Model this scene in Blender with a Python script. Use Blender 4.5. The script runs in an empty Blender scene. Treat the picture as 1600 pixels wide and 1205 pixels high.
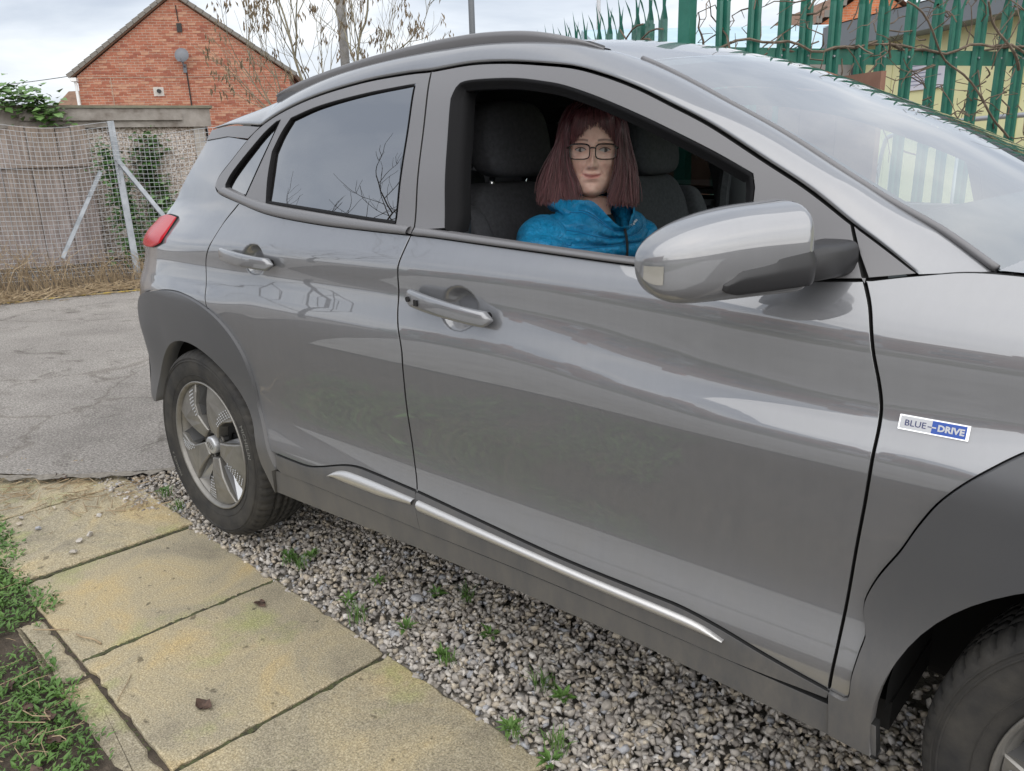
import bpy, bmesh, math, random
import numpy as np
from mathutils import Vector, Matrix, geometry
from math import radians, pi, sin, cos

random.seed(7)
RNG = np.random.default_rng(11)
SC = bpy.context.scene
COL = SC.collection

# ------------------------------------------------------------------ camera
CAM_POS = np.array([2.5067, -2.1037, 1.2678])
YAW, PITCH, ROLL, FPX = radians(-41.947), radians(16.245), radians(-1.5575), 1245.1
def _axes():
    f = np.array([sin(YAW)*cos(PITCH), cos(YAW)*cos(PITCH), -sin(PITCH)])
    r = np.array([cos(YAW), -sin(YAW), 0.0]); u = np.cross(r, f)
    return cos(ROLL)*r + sin(ROLL)*u, -sin(ROLL)*r + cos(ROLL)*u, f
_r, _u, _f = _axes()
cam_data = bpy.data.cameras.new('camera')
cam_data.sensor_width = 36.0
cam_data.lens = 36.0*FPX/1600.0
cam_data.clip_start = 0.05
cam_data.clip_end = 2000.0
cam = bpy.data.objects.new('camera', cam_data)
COL.objects.link(cam)
M = Matrix.Identity(4)
for i in range(3):
    M[i][0], M[i][1], M[i][2], M[i][3] = _r[i], _u[i], -_f[i], CAM_POS[i]
cam.matrix_world = M
SC.camera = cam

# ------------------------------------------------------------------ world: overcast sky, broken cloud
SUN_EL, SUN_ROT = radians(46), radians(132)
w = bpy.data.worlds.new('World'); SC.world = w; w.use_nodes = True
nt = w.node_tree; nt.nodes.clear()
def N(t, **k):
    n = nt.nodes.new(t)
    for a, b in k.items(): setattr(n, a, b)
    return n
out = N('ShaderNodeOutputWorld'); bg = N('ShaderNodeBackground')
sky = N('ShaderNodeTexSky', sky_type='NISHITA', sun_disc=False, sun_elevation=SUN_EL, sun_rotation=SUN_ROT, air_density=1.2, dust_density=2.0)
tc = N('ShaderNodeTexCoord'); sep = N('ShaderNodeSeparateXYZ'); nt.links.new(tc.outputs['Generated'], sep.inputs[0])
mz = N('ShaderNodeMath', operation='MAXIMUM'); mz.inputs[1].default_value = 0.0; nt.links.new(sep.outputs[2], mz.inputs[0])
az = N('ShaderNodeMath', operation='ADD'); az.inputs[1].default_value = 0.22; nt.links.new(mz.outputs[0], az.inputs[0])
dx = N('ShaderNodeMath', operation='DIVIDE'); dy = N('ShaderNodeMath', operation='DIVIDE')
nt.links.new(sep.outputs[0], dx.inputs[0]); nt.links.new(az.outputs[0], dx.inputs[1])
nt.links.new(sep.outputs[1], dy.inputs[0]); nt.links.new(az.outputs[0], dy.inputs[1])
cb = N('ShaderNodeCombineXYZ'); nt.links.new(dx.outputs[0], cb.inputs[0]); nt.links.new(dy.outputs[0], cb.inputs[1])
ns = N('ShaderNodeTexNoise'); ns.inputs['Scale'].default_value = 1.15; ns.inputs['Detail'].default_value = 7.0; ns.inputs['Roughness'].default_value = 0.55; ns.inputs['Distortion'].default_value = 0.35
nt.links.new(cb.outputs[0], ns.inputs['Vector'])
rp = N('ShaderNodeValToRGB')
e = rp.color_ramp.elements
e[0].position = 0.34; e[0].color = (0.29, 0.32, 0.375, 1)
e[1].position = 0.63; e[1].color = (0.55, 0.56, 0.575, 1)
m1 = e.new(0.5); m1.color = (0.42, 0.445, 0.485, 1)
nt.links.new(ns.outputs['Fac'], rp.inputs[0])
sc_ = N('ShaderNodeMix', data_type='RGBA', blend_type='MULTIPLY'); sc_.inputs[0].default_value = 1.0
nt.links.new(sky.outputs[0], sc_.inputs[6]); sc_.inputs[7].default_value = (0.07, 0.07, 0.07, 1)
mx = N('ShaderNodeMix', data_type='RGBA'); mx.inputs[0].default_value = 0.88
nt.links.new(sc_.outputs[2], mx.inputs[6]); nt.links.new(rp.outputs[0], mx.inputs[7])
nt.links.new(mx.outputs[2], bg.inputs[0]); bg.inputs[1].default_value = 1.0
nt.links.new(bg.outputs[0], out.inputs[0])

sun_d = bpy.data.lights.new('sun', 'SUN'); sun_d.energy = 1.5; sun_d.angle = radians(125); sun_d.color = (1.0, 0.96, 0.90)
sun = bpy.data.objects.new('sun', sun_d); COL.objects.link(sun)
sd = Vector((sin(SUN_ROT)*cos(SUN_EL), cos(SUN_ROT)*cos(SUN_EL), sin(SUN_EL)))   # towards the sun
sun.rotation_euler = (-sd).to_track_quat('-Z', 'Y').to_euler()

SC.view_settings.view_transform = 'Standard'; SC.view_settings.look = 'None'
SC.view_settings.exposure = 1.08; SC.view_settings.gamma = 1.0; SC.view_settings.use_curve_mapping = False
SC.render.engine = 'CYCLES'
SC.cycles.use_denoising = True
SC.cycles.max_bounces = 8; SC.cycles.glossy_bounces = 4; SC.cycles.transparent_max_bounces = 16; SC.cycles.caustics_reflective = False

# ------------------------------------------------------------------ helpers
def mesh(name, verts, faces, mats=None, smooth=False, normals=None, mat_idx=None):
    me = bpy.data.meshes.new(name)
    me.from_pydata([tuple(map(float, v)) for v in verts], [], [tuple(int(i) for i in f) for f in faces])
    if mats is not None:
        for m in (mats if isinstance(mats, (list, tuple)) else [mats]): me.materials.append(m)
    if mat_idx is not None: me.polygons.foreach_set('material_index', np.asarray(mat_idx, dtype=np.int32))
    if smooth: me.polygons.foreach_set('use_smooth', np.ones(len(me.polygons), dtype=bool))
    me.update()
    if normals is not None:
        me.normals_split_custom_set_from_vertices([tuple(map(float, n)) for n in normals])
    return me
def link(name, me, parent=None, label=None, cat=None, group=None, kind=None):
    o = bpy.data.objects.new(name, me); COL.objects.link(o)
    if parent is not None: o.parent = parent
    if label: o['label'] = label
    if cat: o['category'] = cat
    if group: o['group'] = group
    if kind: o['kind'] = kind
    return o
def empty(name, loc, label=None, cat=None, group=None, rz=0.0):
    o = link(name, None, None, label, cat, group); o.location = loc; o.rotation_euler = (0, 0, rz); o.empty_display_size = 0.1
    return o
class MB:
    """collects simple shapes into one mesh"""
    def __init__(s): s.v = []; s.f = []; s.m = []
    def add(s, v, f, m=0):
        b = len(s.v); s.v += [tuple(p) for p in v]; s.f += [tuple(i+b for i in q) for q in f]; s.m += [m]*len(f); return s
    def box(s, a, b, m=0, mat=None):
        x0, y0, z0 = a; x1, y1, z1 = b
        v = [(x0,y0,z0),(x1,y0,z0),(x1,y1,z0),(x0,y1,z0),(x0,y0,z1),(x1,y0,z1),(x1,y1,z1),(x0,y1,z1)]
        if mat is not None: v = [tuple(mat @ Vector(p)) for p in v]
        return s.add(v, [(0,3,2,1),(4,5,6,7),(0,1,5,4),(1,2,6,5),(2,3,7,6),(3,0,4,7)], m)
    def tube(s, pts, rad, n=6, m=0, caps=True):
        v, f = tube_geo(pts, rad, n, caps); return s.add(v, f, m)
    def obj(s, name, mats, parent=None, smooth=False, **k):
        return link(name, mesh(name, s.v, s.f, mats, smooth, mat_idx=s.m), parent, **k)
def tube_geo(pts, rad, n=6, caps=True):
    P = np.asarray(pts, float); k = len(P)
    R = np.full(k, rad, float) if np.isscalar(rad) else np.asarray(rad, float)
    T = np.gradient(P, axis=0); T /= np.linalg.norm(T, axis=1)[:, None] + 1e-12
    a = np.array([0, 0, 1.0]) if abs(T[0][2]) < .9 else np.array([1.0, 0, 0])
    u = np.cross(T[0], a); u /= np.linalg.norm(u); V = []; F = []
    for i in range(k):
        u = u - T[i]*np.dot(u, T[i]); u /= np.linalg.norm(u) + 1e-12; b = np.cross(T[i], u)
        for j in range(n):
            t = 2*pi*j/n; V.append(P[i] + R[i]*(cos(t)*u + sin(t)*b))
    for i in range(k-1):
        for j in range(n):
            j2 = (j+1) % n; F.append((i*n+j, i*n+j2, (i+1)*n+j2, (i+1)*n+j))
    if caps: F.append(tuple(range(n-1, -1, -1))); F.append(tuple((k-1)*n+j for j in range(n)))
    return V, F
def grid_geo(P, wrap_u=False, wrap_v=False, flip=False):
    P = np.asarray(P, float); nu, nv = P.shape[:2]; F = []
    for i in range(nu if wrap_u else nu-1):
        for j in range(nv if wrap_v else nv-1):
            q = (i*nv+j, ((i+1) % nu)*nv+j, ((i+1) % nu)*nv+(j+1) % nv, i*nv+(j+1) % nv)
            F.append(q[::-1] if flip else q)
    return P.reshape(-1, 3), F
def cr(pts, step=.012):
    """Catmull-Rom through pts, resampled evenly"""
    P = np.asarray(pts, float)
    if len(P) > 2:
        Q = np.vstack([2*P[0]-P[1], P, 2*P[-1]-P[-2]]); o = []
        for i in range(1, len(Q)-2):
            for t in np.linspace(0, 1, 12, endpoint=False):
                a, b, c, d = Q[i-1:i+3]
                o.append(.5*((2*b)+(-a+c)*t+(2*a-5*b+4*c-d)*t*t+(-a+3*b-3*c+d)*t**3))
        o.append(P[-1]); P = np.array(o)
    return resamp(P, step)
def resamp(P, step):
    P = np.asarray(P, float); d = np.r_[0, np.cumsum(np.linalg.norm(np.diff(P, axis=0), axis=1))]
    n = max(2, int(round(d[-1]/step))+1); t = np.linspace(0, d[-1], n)
    return np.stack([np.interp(t, d, P[:, k]) for k in range(P.shape[1])], 1)
def resn(P, n):
    P = np.asarray(P, float); d = np.r_[0, np.cumsum(np.linalg.norm(np.diff(P, axis=0), axis=1))]
    t = np.linspace(0, d[-1], n); return np.stack([np.interp(t, d, P[:, k]) for k in range(P.shape[1])], 1)
def loop(*parts):
    """join polylines into a closed loop without repeated points"""
    o = []
    for p in parts:
        for q in np.asarray(p, float):
            if not o or np.linalg.norm(np.asarray(o[-1])-q) > 2e-3: o.append(q)
    if np.linalg.norm(np.asarray(o[0])-o[-1]) < 2e-3: o.pop()
    return np.array(o)
def area(P): return .5*np.sum(P[:, 0]*np.roll(P[:, 1], -1)-np.roll(P[:, 0], -1)*P[:, 1])
def outn(P):
    """outward in-plane vertex normals of a closed loop"""
    if area(P) < 0: s = -1
    else: s = 1
    e = np.roll(P, -1, 0)-P; e /= np.linalg.norm(e, axis=1)[:, None]+1e-12
    n = np.stack([e[:, 1], -e[:, 0]], 1)*s; v = n+np.roll(n, 1, 0); l = np.linalg.norm(v, axis=1)[:, None]
    v = v/np.maximum(l, .5); return v
def inside(P, Q):
    x, y = P[:, 0], P[:, 1]; c = np.zeros(len(P), bool); n = len(Q)
    for i in range(n):
        x1, y1 = Q[i]; x2, y2 = Q[(i+1) % n]
        if y1 == y2: continue
        m = ((y1 > y) != (y2 > y)) & (x < (x2-x1)*(y-y1)/(y2-y1)+x1); c ^= m
    return c
def cdt(loops, inner):
    """triangulate outer loop minus holes with interior points -> pts, tris"""
    V = []; E = []
    for L in loops:
        b = len(V); n = len(L); V += [tuple(p) for p in L]; E += [(b+i, b+(i+1) % n) for i in range(n)]
    V += [tuple(p) for p in inner]
    vs, es, fs, ov, oe, of = geometry.delaunay_2d_cdt([Vector(v) for v in V], E, [], 0, 1e-6)
    vs = np.array([tuple(v) for v in vs]); fs = np.array([f for f in fs if len(f) == 3])
    c = vs[fs].mean(1); k = inside(c, loops[0])
    for h in loops[1:]: k &= ~inside(c, h)
    fs = fs[k]; a = vs[fs]; ar = np.cross(a[:, 1]-a[:, 0], a[:, 2]-a[:, 0]); fs = fs[abs(ar) > 1e-9]; ar = ar[abs(ar) > 1e-9]
    fs[ar < 0] = fs[ar < 0][:, ::-1]
    return vs, fs, {o: i for i, l in enumerate(ov) for o in l}

# ------------------------------------------------------------------ materials
def mat(name, base=(.5, .5, .5), rough=.5, metal=0.0, **k):
    m = bpy.data.materials.new(name); m.use_nodes = True
    b = m.node_tree.nodes['Principled BSDF']
    b.inputs['Base Color'].default_value = (*base, 1); b.inputs['Roughness'].default_value = rough; b.inputs['Metallic'].default_value = metal
    for a, v in k.items(): b.inputs[a.replace('_', ' ')].default_value = v
    return m
def nodes(m): return m.node_tree, m.node_tree.nodes['Principled BSDF']
def nadd(t, ty, **k):
    n = t.nodes.new(ty)
    for a, b in k.items():
        if a in n.inputs.keys() if hasattr(n.inputs, 'keys') else False: n.inputs[a].default_value = b
        else: setattr(n, a, b)
    return n
def noise(t, scale, detail=4, rough=.55, coord='Object', dist=0.0, vec=None):
    n = t.nodes.new('ShaderNodeTexNoise'); n.inputs['Scale'].default_value = scale; n.inputs['Detail'].default_value = detail
    n.inputs['Roughness'].default_value = rough; n.inputs['Distortion'].default_value = dist
    if vec is None:
        c = t.nodes.new('ShaderNodeTexCoord'); t.links.new(c.outputs[coord], n.inputs['Vector'])
    else: t.links.new(vec, n.inputs['Vector'])
    return n.outputs['Fac']
def ramp(t, src, stops):
    r = t.nodes.new('ShaderNodeValToRGB'); e = r.color_ramp.elements
    while len(e) > 1: e.remove(e[-1])
    e[0].position = stops[0][0]; e[0].color = (*stops[0][1], 1)
    for p, c in stops[1:]: e.new(p).color = (*c, 1)
    t.links.new(src, r.inputs[0]); return r.outputs[0]
def mixc(t, fac, a, b, bt='MIX'):
    n = t.nodes.new('ShaderNodeMix'); n.data_type = 'RGBA'; n.blend_type = bt
    for s, v in ((0, fac), (6, a), (7, b)):
        if isinstance(v, (int, float)): n.inputs[s].default_value = v
        elif isinstance(v, tuple): n.inputs[s].default_value = (*v, 1)
        else: t.links.new(v, n.inputs[s])
    return n.outputs[2]
def mth(t, op, a, b=0.0, clamp=False):
    n = t.nodes.new('ShaderNodeMath'); n.operation = op; n.use_clamp = clamp
    for s, v in ((0, a), (1, b)):
        if isinstance(v, (int, float)): n.inputs[s].default_value = v
        else: t.links.new(v, n.inputs[s])
    return n.outputs[0]
def bump(t, b, src, strength=.3, dist=.01):
    n = t.nodes.new('ShaderNodeBump'); n.inputs['Strength'].default_value = strength; n.inputs['Distance'].default_value = dist
    t.links.new(src, n.inputs['Height']); t.links.new(n.outputs[0], b.inputs['Normal'])
def mapped(t, scale, coord='Object'):
    c = t.nodes.new('ShaderNodeTexCoord'); m = t.nodes.new('ShaderNodeMapping'); m.inputs['Scale'].default_value = scale
    t.links.new(c.outputs[coord], m.inputs[0]); return m.outputs[0]
def objz(t, coord='Object'):
    c = t.nodes.new('ShaderNodeTexCoord'); s = t.nodes.new('ShaderNodeSeparateXYZ'); t.links.new(c.outputs[coord], s.inputs[0]); return s.outputs
def noisy(name, stops, scale, rough=.8, detail=6, bstr=0.0, bscale=None, bdist=.01, coord='Object', **k):
    """principled with a noise-driven colour ramp and optional bump"""
    m = mat(name, stops[0][1], rough, **k); t, b = nodes(m)
    t.links.new(ramp(t, noise(t, scale, detail, .6, coord), stops), b.inputs['Base Color'])
    if bstr: bump(t, b, noise(t, bscale or scale*4, 5, .6, coord), bstr, bdist)
    return m

def make_paint():
    m = mat('grey_car_paint', (.20, .205, .218), .46, .5, Coat_Weight=1.0, Coat_Roughness=.015, Coat_IOR=2.1)
    t, b = nodes(m)
    # road film: light dust over the lower doors, a few dull streaks
    z = objz(t)[2]
    low = mth(t, 'MULTIPLY_ADD', z, -2.2, False)
    n_ = low.node; n_.inputs[2].default_value = 1.75
    dust = mth(t, 'MULTIPLY', mth(t, 'MINIMUM', mth(t, 'MAXIMUM', low, 0.0), 1.0), ramp(t, noise(t, 9, 8, .7), [(.35, (.0,)*3), (.75, (.55,)*3)]))
    stk = ramp(t, noise(t, 5, 7, .7, vec=mapped(t, (9, 9, .9))), [(.35, (.975, .975, .975)), (.65, (1.02, 1.02, 1.02))])
    t.links.new(mixc(t, 1.0, mixc(t, mth(t, 'MULTIPLY', dust, .5), (.20, .205, .218), (.245, .23, .20)), stk, 'MULTIPLY'), b.inputs['Base Color'])
    t.links.new(mth(t, 'ADD', mth(t, 'MULTIPLY', dust, .16), .012), b.inputs['Coat Roughness'])
    return m
PAINT = make_paint()
def make_plastic():
    m = mat('dark_grey_cladding', (.08, .08, .084), .5); t, b = nodes(m)
    z = objz(t)[2]
    lo = mth(t, 'MULTIPLY_ADD', z, -3.0); lo.node.inputs[2].default_value = 2.0
    d = mth(t, 'MULTIPLY', mth(t, 'MINIMUM', mth(t, 'MAXIMUM', lo, .08), 1.0), ramp(t, noise(t, 14, 8, .75, vec=mapped(t, (1, 1, .35))), [(.3, (0,)*3), (.8, (1,)*3)]))
    t.links.new(mixc(t, mth(t, 'MULTIPLY', d, .6), (.078, .080, .086), (.20, .18, .15)), b.inputs['Base Color'])
    t.links.new(mth(t, 'ADD', mth(t, 'MULTIPLY', d, .25), .42), b.inputs['Roughness'])
    bump(t, b, noise(t, 900, 2, .5), .08, .001)
    return m
PLAST = make_plastic()
TRIM = mat('satin_window_trim', (.15, .148, .154), .36, .0, Coat_Weight=.25, Coat_Roughness=.25)
RUBBER = mat('black_rubber_seal', (.010, .010, .011), .8, Specular_IOR_Level=.15)
BLACK = mat('gloss_black', (.008, .008, .009), .12)
DARK = mat('black_liner_gap_shade', (.006, .006, .006), .9)
SILVER = mat('satin_silver_strip', (.62, .61, .60), .34, .7)
CHROME = mat('chrome', (.8, .8, .8), .08, 1.0)
def make_glass(name, tint, gloss=1.0, r0=.08):
    m = bpy.data.materials.new(name); m.use_nodes = True; t = m.node_tree; t.nodes.clear()
    o = t.nodes.new('ShaderNodeOutputMaterial'); mx_ = t.nodes.new('ShaderNodeMixShader')
    tr = t.nodes.new('ShaderNodeBsdfTransparent'); tr.inputs[0].default_value = (*tint, 1)
    gl = t.nodes.new('ShaderNodeBsdfGlossy'); gl.inputs['Roughness'].default_value = .004; gl.inputs[0].default_value = (gloss, gloss, gloss, 1)
    # Schlick reflectance of a pane, the same from both of its sides
    lw = t.nodes.new('ShaderNodeLayerWeight'); lw.inputs[0].default_value = .5
    f2 = mth(t, 'MULTIPLY_ADD', mth(t, 'POWER', lw.outputs['Facing'], 4.2), 1.0-r0, True); f2.node.inputs[2].default_value = r0
    t.links.new(f2, mx_.inputs[0]); t.links.new(tr.outputs[0], mx_.inputs[1]); t.links.new(gl.outputs[0], mx_.inputs[2]); t.links.new(mx_.outputs[0], o.inputs[0])
    return m
GLASS = make_glass('clear_window_glass', (.80, .88, .86))
PRIV = make_glass('privacy_glass', (.08, .084, .084), r0=.36)
WSG = make_glass('windscreen_glass', (.82, .93, .90), r0=.40)
# ------------------------------------------------------------------ car: side surface
def spline(xs, ys):
    xs = np.array(xs, float); ys = np.array(ys, float); n = len(xs)
    h = np.diff(xs); A = np.zeros((n, n)); b = np.zeros(n); A[0, 0] = A[-1, -1] = 1
    for i in range(1, n-1):
        A[i, i-1] = h[i-1]; A[i, i] = 2*(h[i-1]+h[i]); A[i, i+1] = h[i]; b[i] = 6*((ys[i+1]-ys[i])/h[i]-(ys[i]-ys[i-1])/h[i-1])
    m = np.linalg.solve(A, b)
    def f(x):
        x = np.asarray(x, float); xc = np.clip(x, xs[0], xs[-1]); i = np.clip(np.searchsorted(xs, xc)-1, 0, n-2)
        d0 = xc-xs[i]; d1 = xs[i+1]-xc; hh = h[i]
        v = (m[i]*d1**3+m[i+1]*d0**3)/(6*hh)+(ys[i]/hh-m[i]*hh/6)*d1+(ys[i+1]/hh-m[i+1]*hh/6)*d0
        s0 = (ys[1]-ys[0])/h[0]-h[0]*m[1]/6; s1 = (ys[-1]-ys[-2])/h[-1]+h[-1]*m[-2]/6
        return v+np.where(x < xs[0], (x-xs[0])*s0, 0)+np.where(x > xs[-1], (x-xs[-1])*s1, 0)
    return f
def sstep(a, b, x):
    t = np.clip((np.asarray(x, float)-a)/(b-a), 0, 1); return t*t*(3-2*t)
PROF = spline([.15,.22,.30,.36,.42,.46,.50,.54,.60,.68,.76,.82,.85,.87,.90,.93,.955,.975,1.00,1.02,1.05,1.085,1.20,1.32,1.42,1.47,1.51,1.54],
              [.838,.866,.882,.889,.891,.882,.874,.872,.8765,.887,.896,.9012,.9010,.8985,.8900,.8808,.8758,.8758,.8772,.8755,.8630,.8435,.800,.746,.693,.657,.612,.55])
PLO = spline([-.72,-.62,-.5,-.35,-.1,.2,.7,1.4,2.0,2.6,2.9,3.15,3.32,3.42], [-.33,-.185,-.098,-.05,-.016,-.004,0,0,-.004,-.012,-.035,-.10,-.19,-.33])
PUP = spline([-.7,-.45,-.2,.05,.3,.8,1.3,1.8,2.3,2.8], [-.30,-.15,-.075,-.035,-.012,0,0,-.014,-.05,-.10])
def Yb(x, z):
    x = np.asarray(x, float); z = np.asarray(z, float); t = sstep(.95, 1.15, z)
    zz = z+.070*sstep(1.30, 2.15, x)*np.exp(-((z-.87)/.11)**2)            # the side crease falls towards the front wheel
    y = PROF(zz)+PLO(x)*(1-t)+PUP(x)*t
    y = y+.016*sstep(2.16, 2.42, x)*sstep(.885, .82, z)*sstep(.3, .5, z)
    return y+.010*sstep(.42, .1, x)*sstep(.90, .84, z)*sstep(.3, .5, z)+.030*sstep(-.22, -.50, x)*sstep(.88, .68, z)
RECESS = [(1.255, .940, .061, .051), (.412, .993, .063, .046)]
def Ydoor(x, z):
    y = Yb(x, z)
    for cx, cz, a, b in RECESS:
        d = np.hypot((np.asarray(x)-cx)/a, (np.asarray(z)-cz)/b); y = y-.030*(1-sstep(.50, 1.0, d))
    return y
# ---- shut lines and trim lines of the right side, in metres (x forward from the rear axle, z up)
BG = cr([(0.974,1.466),(1.012,1.366),(1.045,1.237),(1.072,1.108),(1.066,1.090),(1.058,1.049),(1.051,1.006),(1.050,0.923),(1.074,0.834),(1.070,0.770),(1.063,0.685),(1.060,0.625),(1.061,0.529),(1.078,0.451),(1.092,0.354)])
FG = cr([(2.057,1.147),(2.077,1.104),(2.098,1.066),(2.119,1.025),(2.135,0.962),(2.148,0.914),(2.155,0.871),(2.156,0.803),(2.151,0.735),(2.139,0.619),(2.130,0.502),(2.127,0.427),(2.122,0.354)])
DT = cr([(0.974,1.466),(1.107,1.471),(1.226,1.464),(1.338,1.450),(1.431,1.435),(1.522,1.410),(1.608,1.380),(1.688,1.346),(1.780,1.305),(1.900,1.241),(1.963,1.207),(2.007,1.180),(2.057,1.147),(2.106,1.118),(2.171,1.079)])
DTR = cr([(0.056,1.190),(0.072,1.222),(0.133,1.270),(0.207,1.331),(0.262,1.365),(0.365,1.402),(0.517,1.436),(0.713,1.460),(0.880,1.467),(0.974,1.466)])
BBR = cr([(0.095,1.171),(0.250,1.146),(0.440,1.118),(0.685,1.101),(0.892,1.094),(1.066,1.090)])
BTR = cr([(0.130,1.190),(0.279,1.166),(0.413,1.148),(0.672,1.130),(0.882,1.117),(1.007,1.111),(1.072,1.108)])
BTF = cr([(1.072,1.108),(1.145,1.104),(1.327,1.094),(1.489,1.085),(1.693,1.075),(1.905,1.070)])
BBF = cr([(1.066,1.090),(1.150,1.088),(1.332,1.080),(1.493,1.073),(1.698,1.064),(1.950,1.059),(2.098,1.066)])
CTR = cr([(0.447,0.406),(0.547,0.406),(0.618,0.409),(0.684,0.424),(0.770,0.448),(0.836,0.459),(0.914,0.459),(1.078,0.454)])
CTF = cr([(1.082,0.454),(1.303,0.441),(1.545,0.427),(1.749,0.423),(1.839,0.421),(1.924,0.409),(2.002,0.392),(2.062,0.380),(2.125,0.369)])
RDR = cr([(0.250,1.146),(0.187,1.091),(0.160,1.030),(0.122,0.965),(0.133,0.907),(0.161,0.829)])
RCL = cr([(-0.560,0.600),(-0.520,0.720),(-0.400,0.812),(-0.138,0.856),(0.029,0.855),(0.161,0.829),(0.255,0.781),(0.321,0.705),(0.344,0.615),(0.350,0.527),(0.401,0.426),(0.438,0.354)])
def split(c, key):
    """cut curve at the sample nearest to a point"""
    i = int(np.argmin(np.linalg.norm(c-np.array(key), axis=1))); return c[:i+1], c[i:]
def arc(cx, cz, r, a0, a1, n=28, rz=None):
    a = np.radians(np.linspace(a0, a1, n)); return np.stack([cx+r*np.cos(a), cz+(rz or r)*np.sin(a)], 1)
RAO = arc(-.03, .325, .385, 167, -4, 40, .368)          # rear wheel opening, back to front
FAO = arc(2.60, .325, .405, 188, 0, 40, .40)            # front wheel opening
FCL = cr([(2.125,0.369),(2.156,0.368),(2.160,0.417),(2.165,0.459),(2.170,0.491),(2.166,0.510),(2.162,0.533),(2.164,0.559),(2.181,0.606),(2.209,0.661),(2.233,0.717),(2.261,0.768),(2.307,0.821),(2.372,0.869),(2.470,0.903),(2.600,0.912),(2.740,0.895),(2.860,0.845),(2.960,0.770),(3.030,0.660),(3.060,0.550)])

CARN = 'electric_car'
car = empty('car', (0, 0, 0), 'grey compact crossover car with its driver window down, parked on the gravel', 'car')
def surfpt(surf, off, P, s):
    y = surf(P[:, 0], P[:, 1])+off; return np.stack([P[:, 0], s*y, P[:, 1]], 1)
def surfn(surf, P, s):
    h = 1e-3; gx = (surf(P[:, 0]+h, P[:, 1])-surf(P[:, 0]-h, P[:, 1]))/(2*h); gz = (surf(P[:, 0], P[:, 1]+h)-surf(P[:, 0], P[:, 1]-h))/(2*h)
    n = np.stack([-gx, s*np.ones(len(P)), -gz], 1); return n/np.linalg.norm(n, axis=1)[:, None]
def panel_mesh(name, loops, m, surf=Yb, off=0.0, gap=.0034, depth=.014, step=.022, fine=(), s=-1, rnd=.0007):
    L = []
    for i, l in enumerate(loops):
        l = np.asarray(l, float)
        if gap: l = l-outn(l)*gap*(1 if i == 0 else -1)
        L.append(l)
    lo, hi = L[0].min(0), L[0].max(0)
    gx, gz = np.meshgrid(np.arange(lo[0], hi[0], step), np.arange(lo[1], hi[1], step)); I = np.stack([gx.ravel(), gz.ravel()], 1)
    for cx, cz, a, b in fine:
        ex = np.hypot((I[:, 0]-cx)/(a*1.25), (I[:, 1]-cz)/(b*1.25)) > 1; I = I[ex]
        fx, fz = np.meshgrid(np.arange(cx-a*1.3, cx+a*1.3, .005), np.arange(cz-b*1.3, cz+b*1.3, .005)); F_ = np.stack([fx.ravel(), fz.ravel()], 1)
        F_ = F_[np.hypot((F_[:, 0]-cx)/(a*1.25), (F_[:, 1]-cz)/(b*1.25)) <= 1]; I = np.vstack([I, F_])
    k = inside(I, L[0])
    for h in L[1:]: k &= ~inside(I, h)
    I = I[k]; B = np.vstack(L)
    if len(I):
        d = np.array([np.min(np.hypot(B[:, 0]-q[0], B[:, 1]-q[1])) for q in I]); I = I[d > .0045]
    MI_ = {}; P2, T, mp = cdt(L, I)
    V = surfpt(surf, off, P2, s); Nn = surfn(surf, P2, s); F = [tuple(t) for t in (T if s < 0 else T[:, ::-1])]
    V = list(V); NN = list(Nn); base = 0
    if depth:
        for i, l in enumerate(L):
            n = len(l); o2 = outn(l)*(1 if i == 0 else -1); idx = [mp[base+j] for j in range(n)]; base += n
            sn = surfn(surf, l, s); p0 = surfpt(surf, off, l, s); o3 = np.stack([o2[:, 0], np.zeros(n), o2[:, 1]], 1)
            b = len(V); mid = sn+o3; mid /= np.linalg.norm(mid, axis=1)[:, None]
            r1 = p0+o3*rnd-sn*rnd; r2 = p0+o3*rnd-np.array([0, s*depth, 0])
            V += list(p0)+list(r1)+list(r2); NN += list(sn)+list(mid)+list(o3)
            cc = (area(l) > 0) == (i == 0)
            fl = (cc == (s < 0))
            for j in range(n):
                j2 = (j+1) % n
                for a_ in (0, 1):
                    q = (b+a_*n+j, b+(a_+1)*n+j, b+(a_+1)*n+j2, b+a_*n+j2); F.append(q if fl else q[::-1]); MI_[len(F)-1] = a_
    idx_ = [MI_.get(i_, 0) if depth < .03 else 0 for i_ in range(len(F))]
    return mesh(name, V, F, [m, DARK], True, NN, idx_)  # edge returns coloured black, standing in for shade inside the shut gaps
def panel(name, loops, m, parents, **k):
    """the same panel on the right and the left side; parents = (right, left) owners"""
    o = []
    for s, p in zip((-1, 1), parents): o.append(link(name, panel_mesh(name, loops, m, s=s, **k), p))
    return o
CC = (car, car)
# ---- painted skins
fd_low = loop(split(BG, (1.066, 1.090))[1][:], )
_bgl = split(split(BG, (1.066,1.090))[1], (1.078,0.454))[0]
_fgl = split(split(FG, (2.098,1.066))[1], (2.125,0.369))[0]
FDOOR = loop(_bgl, CTF, _fgl[::-1], BBF[::-1])
fdoor = panel('front_door', [FDOOR], PAINT, CC, surf=Ydoor, fine=RECESS[:1])
_rcl_up = split(split(RCL, (0.161,0.829))[1], (0.418,0.406))[0]
RDOOR = loop(_bgl, CTR[::-1], _rcl_up[::-1], RDR[::-1], split(BBR, (0.250,1.146))[1])
rdoor = panel('rear_door', [RDOOR], PAINT, CC, surf=Ydoor, fine=RECESS[1:])
QEND = cr([(-.13,1.335),(-.21,1.25),(-.31,1.16),(-.40,1.095),(-.50,1.03),(-.57,.93),(-.60,.82),(-.60,.70),(-.56,.60)])
_dtr_c = split(DTR, (.207, 1.331))[0]
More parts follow.
